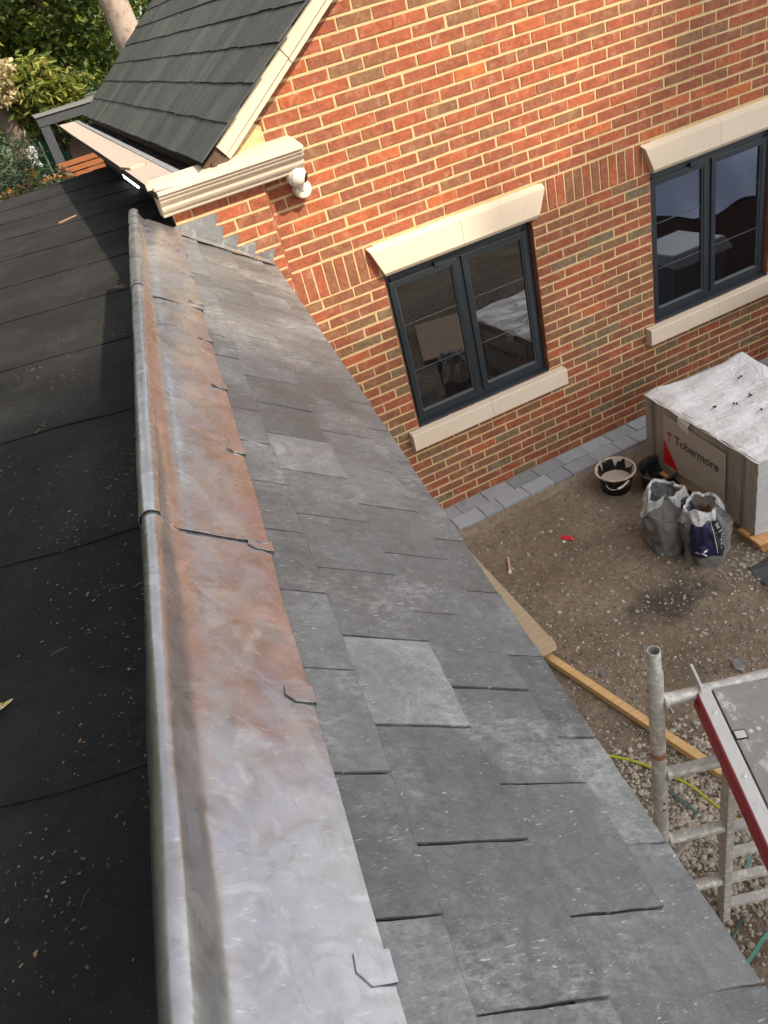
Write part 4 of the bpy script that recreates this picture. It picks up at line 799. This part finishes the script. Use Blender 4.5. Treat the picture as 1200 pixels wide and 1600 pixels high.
al.build('slat_panel', CEDAR, fe)
for x in (-1.40, -.7, .1): b_ = MB(); b_.bb(x - .04, x + .04, 9.625, 9.70, 0, 2.3); b_.build('post', CEDAR, fe)
f2 = thing('picket_fence', (-2.2, 10.4, 0), 'low orange timber fence half hidden by the dark conifers', 'fence')
ORG_W = m_wood('orange_wood', (.45, .17, .045), (.58, .26, .08), (16, 2, 2), 0)
for k in range(16): b_ = MB(); x = -2.5 + k * .075; b_.bb(x, x + .066, 10.4, 10.42, 0, 2.12 + .02 * (k % 3)); b_.build('board', ORG_W, f2)
b_ = MB(); b_.bb(-2.5, -1.3, 10.421, 10.46, 1.7, 1.78); b_.build('rail', ORG_W, f2)
yp = thing('yellow_board', (-1.80, 10.2, 0), 'upright yellow board against the orange fence', 'board'); b_ = MB(); b_.box((-1.80, 10.25, 1.3), (.075, .012, 1.05), (Vector((1, 0, .05)), Vector((0, 1, 0)), Vector((-.05, 0, 1)))); b_.build('panel', m_simple('yellow_board', (.62, .36, .03), .6), yp); b_ = MB(); b_.bb(-1.86, -1.74, 10.263, 10.29, 0, .4); b_.build('foot', ORG_W, yp)
gt = thing('tarpaulin', (-1.55, 12.8, 0), 'dark green tarpaulin slung over a frame behind the pergola post', 'tarpaulin'); b_ = MB(); b_.grid(lambda u, v: (-1.78 + .75 * u, 12.8 + .4 * v, 2.56 - .6 * abs(u - .35) - .9 * v + .02 * math.sin(u * 14)), 14, 10); b_.build('sheet', m_simple('green_tarp', (.018, .075, .05), .5, var=.25), gt, smooth=70); b_ = MB(); b_.tube([(-1.5, 12.8, 0), (-1.5, 12.8, 2.5)], .02); b_.build('pole', GALV, gt)
wc = thing('white_cloth', (-1.73, 9.9, 0), 'white cloth hanging crumpled on a stick by the conifers', 'cloth'); b_ = MB(); b_.grid(lambda u, v: (-1.80 + .16 * u - .03 * v + .02 * math.sin(v * 9), 9.9 + .04 * math.sin(u * 9 + v * 4), 2.63 - .26 * v + .05 * (1 - abs(2 * u - 1)) - .05 * u * v), 14, 12); b_.build('cloth', m_simple('white_cloth', (.62, .63, .66), .8), wc, smooth=70); b_ = MB(); b_.tube([(-1.76, 9.95, 0), (-1.80, 9.95, 2.72)], .012); b_.build('stick', DBARK, wc)
sh = thing('playhouse', (-.75, 13.6, 0), 'small orange timber playhouse with pointed roof beyond the cedar fence', 'playhouse')
b_ = MB(); b_.bb(-1.12, -.4, 13.4, 14.2, 0, 1.98); b_.build('wall', ORG_W, sh); b_ = MB(); b_.solid([(-1.2, 13.3, 1.97), (-.32, 13.3, 1.97), (-.32, 14.3, 1.97), (-1.2, 14.3, 1.97), (-.76, 13.8, 2.35)], [(0, 1, 4), (1, 2, 4), (2, 3, 4), (3, 0, 4), (0, 3, 2, 1)]); b_.build('roof', m_simple('pink_roof', (.36, .22, .17), .8), sh)
b_ = MB(); b_.bb(-1.0, -.8, 13.385, 13.398, 1.6, 1.9); b_.build('window', BLACKP, sh); b_ = MB(); b_.bb(-.70, -.52, 13.385, 13.398, 0, 1.85); b_.build('door', PINE, sh)

def leaves(mb, pts, ln, asp, tone, droop=.3, two=True):
    for p, sc in pts:
        a = rng.uniform(0, 6.283); el = rng.normal(-droop, .5); d = np.array([math.cos(a) * math.cos(el), math.sin(a) * math.cos(el), math.sin(el)])
        r = rng.normal(size=3); e = np.cross(d, r); e /= np.linalg.norm(e) + 1e-9; n = np.cross(d, e); L = ln * sc
        b = len(mb.v); mb.v += [tuple(p), tuple(p + d * L * .45 + e * L * asp * .5 + n * L * .08), tuple(p + d * L), tuple(p + d * L * .45 - e * L * asp * .5 + n * L * .08)]
        mb.f.append((b, b + 1, b + 2, b + 3)); mb.t.append(tone())
def clumps(cs, n, per, spread):
    """cs: ellipsoids (centre, radii); leaf points gathered in twig clumps near the shells"""
    out = []; vol = np.array([np.prod(r) ** (2 / 3) for c, r in cs]); vol = vol / vol.sum()
    for k in range(n):
        c, r = cs[rng.choice(len(cs), p=vol)]; d = rng.normal(size=3); d /= np.linalg.norm(d); q = np.array(c) + d * np.array(r) * rng.uniform(.35, 1.0) ** .5
        dd = rng.normal(size=3) * spread * np.array([1, 1, .55])
        m = rng.integers(per // 2, per + 1)
        P = q + rng.normal(size=(m, 3)) * np.array([1, 1, .6]) * spread * .6
        out += [(p, rng.uniform(.7, 1.25)) for p in P]
    return out
GREEN = m_leaf('leaf_green', [(0, (.025, .05, .012)), (.45, (.08, .13, .022)), (.8, (.20, .24, .04)), (1, (.40, .36, .07))], .45)
YELLOWL = m_leaf('leaf_yellow', [(0, (.07, .11, .02)), (.5, (.22, .24, .04)), (1, (.42, .38, .10))], .45)
CONIF = m_leaf('leaf_conifer', [(0, (.010, .024, .012)), (.6, (.028, .055, .022)), (1, (.06, .095, .035))], .2)
CREAMF = m_leaf('blossom', [(0, (.28, .24, .10)), (.5, (.50, .42, .22)), (1, (.62, .54, .34))], .4)
def tree(name, label, base, trunk, tr, cs, n, per, ln, asp, mat, bark, tone, spread=.35, group=None, limbs=5):
    t_ = thing(name, base, label, 'tree' if 'shrub' not in name and 'conifer' not in name else 'shrub', group); b_ = MB()
    b_.tube(smoothpts(trunk, 4), [tr * (1 - .6 * i / (4 * (len(trunk) - 1))) for i in range(4 * (len(trunk) - 1) + 1)], n=14); top = Vector(trunk[-1])
    for i in range(limbs):
        c, r = cs[i % len(cs)]; s = Vector(trunk[max(1, len(trunk) - 2)]).lerp(top, random.random()); e = Vector(c) + Vector((random.uniform(-.5, .5) * r[0], random.uniform(-.5, .5) * r[1], random.uniform(-.2, .6) * r[2])); m_ = s.lerp(e, .5) + Vector((0, 0, .15 * r[2]))
        b_.tube(smoothpts([s, m_, e], 4), [tr * .42 * (1 - .8 * k / 8) for k in range(9)], n=8)
    b_.build('trunk', bark, t_, smooth=60)
    mb = MB(); leaves(mb, clumps(cs, n, per, spread), ln, asp, tone); mb.build('crown', mat, t_, fixn=False); return t_
gt_ = lambda m, s: (lambda: float(min(1, max(0, rng.normal(m, s)))))
tree('broadleaf_tree', 'tall tree with thick pale grey trunk rising behind the slate roof', (.85, 12.6, 0), [(.85, 12.6, 0), (.80, 12.6, 2.5), (.76, 12.6, 4.2), (.62, 12.65, 5.6), (.7, 12.8, 7.5)], .36, [((.6, 13.6, 8.4), (3.0, 2.4, 1.8)), ((2.6, 14.4, 6.8), (1.6, 1.6, 1.6)), ((-1.2, 14.6, 8.6), (2, 1.8, 1.6))], 900, 16, .16, .5, GREEN, BARK, gt_(.6, .22))
tree('broadleaf_tree', 'broad dense green tree filling the gap left of the slate roof', (-.4, 17.5, 0), [(-.4, 17.5, 0), (-.5, 17.5, 3), (-.3, 17.6, 6), (-.2, 17.6, 8)], .3, [((-.2, 17, 5.6), (2.6, 1.8, 2.3)), ((-1.9, 17.4, 4.6), (1.5, 1.5, 1.7)), ((1.4, 16.6, 4.4), (1.8, 1.5, 1.9)), ((-.6, 16.4, 3.4), (1.6, 1.0, 1.3)), ((-1.0, 18.5, 7.8), (3, 2, 1.8))], 2600, 18, .15, .5, GREEN, DBARK, gt_(.5, .24), spread=.28)
tree('broadleaf_tree', 'leaning tree with dark brown trunk at the left edge', (-1.95, 13.5, 0), [(-1.78, 13.5, 0), (-1.84, 13.5, 2.4), (-1.86, 13.5, 3.4), (-2.1, 13.6, 5.2), (-2.3, 13.7, 7)], .25, [((-2.6, 14.4, 5.4), (1.7, 1.4, 1.3)), ((-3.6, 14.8, 6.6), (2, 1.6, 1.8)), ((-1.5, 15.4, 6.0), (1.3, 1.2, 1.4))], 1300, 16, .14, .45, GREEN, DBARK, gt_(.45, .24))
tree('laurel_shrub', 'sunlit yellow green shrub with long drooping leaves above the pergola', (-1.1, 13.8, 0), [(-1.1, 13.8, 0), (-1.1, 13.8, 1.5), (-1.05, 13.7, 2.6)], .05, [((-1.12, 13.2, 3.42), (.42, .4, .42)), ((-.75, 13.4, 3.2), (.4, .4, .3)), ((-1.35, 13.5, 3.05), (.35, .35, .35))], 170, 16, .21, .32, YELLOWL, DBARK, gt_(.36, .32), spread=.16)
tree('flowering_shrub', 'pale cream blossoming shrub at the far left of the trees', (-1.75, 13.9, 0), [(-1.75, 14.2, 0), (-1.78, 14.2, 1.8), (-1.75, 14.1, 3.2)], .05, [((-1.62, 13.0, 3.72), (.26, .3, .22)), ((-1.72, 13.0, 3.48), (.25, .3, .25))], 90, 16, .10, .7, CREAMF, DBARK, gt_(.6, .25), spread=.1)
for i, (x, y, z, r, lb) in enumerate(((-1.98, 9.8, 2.62, .40, 'dark conifer bush directly above the left end of the felt roof'), (-1.60, 9.5, 2.12, .30, 'low dark juniper bush between the orange and cedar fences'), (-2.35, 9.9, 2.35, .5, 'wide dark conifer bush cut by the left edge of view'), (-1.30, 14.6, 2.35, .55, 'rounded dark bush behind the pergola post'), (-.2, 15.2, 2.5, .8, 'dark bush filling the space behind the playhouse'))):
    tree('conifer_bush', lb, (x, y, 0), [(x, y, 0), (x, y, z * .5), (x, y, z)], .04, [((x, y, z), (r, r * .8, r * .8)), ((x, y, z - .5), (r * 1.1, r, .6))], 150 if i < 3 else 260, 20, .085, .22, CONIF, DBARK, gt_(.5, .25), spread=.11, limbs=4)
# a wall of woodland farther off, so no bare horizon shows; unseen left rows added to darken the lead roll's reflections
for i, (x, y) in enumerate(((-9, 26), (-4.5, 29), (0.5, 30), (6, 29), (-14, 20), (-13, 12), (-12, 4), (-12, -4), (-10, 0), (-10, -8), (-7.6, 4.5), (-7.2, .2), (-7.4, -4.2), (-7.3, -8.6))):
    lb = ['round tree second from the left in the far row', 'tall tree third from the left in the far row', 'tall tree behind the broad green tree', 'rightmost tree of the far row behind the house roof', 'leftmost tree of the far row', 'added unseen tree beside the extension roof on the left', 'tree left of the felt roof, nearer the camera', 'tree left of the felt roof, level with the camera', 'closest tree left of the middle of the felt roof', 'tree left of the felt roof, behind the camera', 'near leafy tree left of the far end of the felt roof', 'near leafy tree left of the middle lap of the felt roof', 'near leafy tree left of the printed mark on the felt', 'near leafy tree left of and behind the camera'][i]
    tree('broadleaf_tree', lb, (x, y, 0), [(x, y, 0), (x, y, 3), (x + .3, y, 7)], .3, [((x, y, 7.5), (3.4, 2.6, 3)), ((x + 1.5, y - 1, 4.5), (2.4, 2, 2.2)), ((x - 1.6, y - 1, 3.2), (2.4, 2, 2.4))], 900 if x > -8 and x < -7 else 520, 14, .34, .55, GREEN, DBARK, gt_(.5, .22), spread=.6, group='trees in the far row')

# ================================================================== OUT OF VIEW, BEHIND THE CAMERA: what shades the yard and shows in the glass
UU = Vector((math.cos(SUN_AZ - math.pi / 2 + math.pi), math.sin(math.pi / 6), 0)); UU = Vector((.866, .5, 0)); WW = SUNV.cross(UU).normalized()
if WW.z < 0: WW = -WW
for i, (u, wv, r, Ln) in enumerate(((-5.5, -.5, 3.7, 26), (-.6, -2.3, 3.7, 27), (4.6, -1.5, 3.8, 26))):
    c = SUNV * Ln + UU * u + WW * wv
    cs = [(tuple(c), (r, r, r * .9)), (tuple(c + UU * 1.5 - WW * 2.6), (r, r, r)), (tuple(c - UU * 1.2 - WW * 3.6), (r, r, r))]
    tree('broadleaf_tree', ['big tree behind the camera shading the slate edge', 'big tree behind the camera shading the yard', 'big tree behind the camera shading the right window'][i], (c.x, c.y, 0), [(c.x, c.y, 0), (c.x, c.y, c.z * .5), (c.x, c.y, c.z)], .45, cs, 1500, 15, .55, .6, GREEN, DBARK, gt_(.5, .2), spread=.7, group='trees behind the camera')
ps = thing('plywood_sheet', (1.7, -3.0, GZ), 'brown plywood sheet on the ground, mirrored in the left window', 'plywood'); b_ = MB(); b_.box((1.72, -3.0, GZ + .05), (.30, .55, .009), (Vector((.93, .36, .05)), Vector((-.36, .93, 0)), U3)); b_.build('sheet', m_wood('ply', (.32, .22, .15), (.44, .32, .22), (3, 20, 20), .4), ps); b_ = MB(); b_.box((1.72, -3.0, GZ + .02), (.05, .4, .02)); b_.build('bearer', PALW, ps)
BX, BY, BZ = -.82, .62, -.16
wb = thing('wheelie_bin', (3.4, -.95, GZ), 'blue grey wheelie bin mirrored in the right window', 'bin'); BLU = m_simple('bin_plastic', (.11, .14, .19), .35, var=.1)
b_ = MB(); b_.solid([(3.96 + BX, -1.8 + BY, GZ + .05), (4.44 + BX, -1.8 + BY, GZ + .05), (4.44 + BX, -1.3 + BY, GZ + .05), (3.96 + BX, -1.3 + BY, GZ + .05), (3.9 + BX, -1.86 + BY, .98 + BZ), (4.5 + BX, -1.86 + BY, .98 + BZ), (4.5 + BX, -1.22 + BY, .98 + BZ), (3.9 + BX, -1.22 + BY, .98 + BZ)], [(0, 1, 2, 3), (4, 7, 6, 5), (0, 4, 5, 1), (1, 5, 6, 2), (2, 6, 7, 3), (3, 7, 4, 0)]); b_.build('body', BLU, wb, bevel=.02)
b_ = MB(); b_.solid([(3.87 + BX, -1.9 + BY, .99 + BZ), (4.53 + BX, -1.9 + BY, .99 + BZ), (4.53 + BX, -1.16 + BY, .99 + BZ), (3.87 + BX, -1.16 + BY, .99 + BZ), (3.9 + BX, -1.86 + BY, 1.05 + BZ), (4.5 + BX, -1.86 + BY, 1.05 + BZ), (4.5 + BX, -1.25 + BY, 1.10 + BZ), (3.9 + BX, -1.25 + BY, 1.10 + BZ)], [(0, 1, 2, 3), (4, 7, 6, 5), (0, 4, 5, 1), (1, 5, 6, 2), (2, 6, 7, 3), (3, 7, 4, 0)]); b_.build('lid', m_simple('bin_lid', (.28, .34, .42), .3), wb, bevel=.015)
for x in (3.95 + BX, 4.45 + BX): b_ = MB(); b_.lathe([(0, -.03), (.1, -.03), (.1, .03), (0, .03)], (x, -1.25 + BY, GZ + .1), (1, 0, 0)); b_.build('wheel', BLACKP, wb)
ts = thing('covered_stack', (5.2, -2.7, GZ), 'stack under a pale blue sheet mirrored in the right window', 'stack'); b_ = MB(); b_.grid(lambda u, v: (4.2 + 2.0 * u, -3.7 + 2.1 * v, .75 + .5 * math.sin(u * 3.1) * math.sin(v * 3.1) + .03 * math.sin(u * 19 + v * 8)), 24, 24); b_.build('cover_sheet', m_simple('pale_blue_sheet', (.40, .52, .80), .4, bump=.6, bscale=9), ts, smooth=70); b_ = MB(); b_.bb(4.25, 6.1, -3.65, -1.65, GZ, .73); b_.build('brick_stack', m_simple('stacked_bricks', (.09, .035, .02), .9), ts)

for o in S.objects:
    if o.parent is None and o.get('kind') == 'stuff':
        nm = o.name.split('.')[0]; o['label'] = {'fine_gravel': 'fine pale gravel strewn over the brown soil', 'coarse_gravel': 'coarse broken stones around the scaffold and pallet foot', 'leaf_litter': 'seeds and dead leaf crumbs scattered on the black felt'}[nm]; o['category'] = {'fine_gravel': 'gravel', 'coarse_gravel': 'stones', 'leaf_litter': 'litter'}[nm]
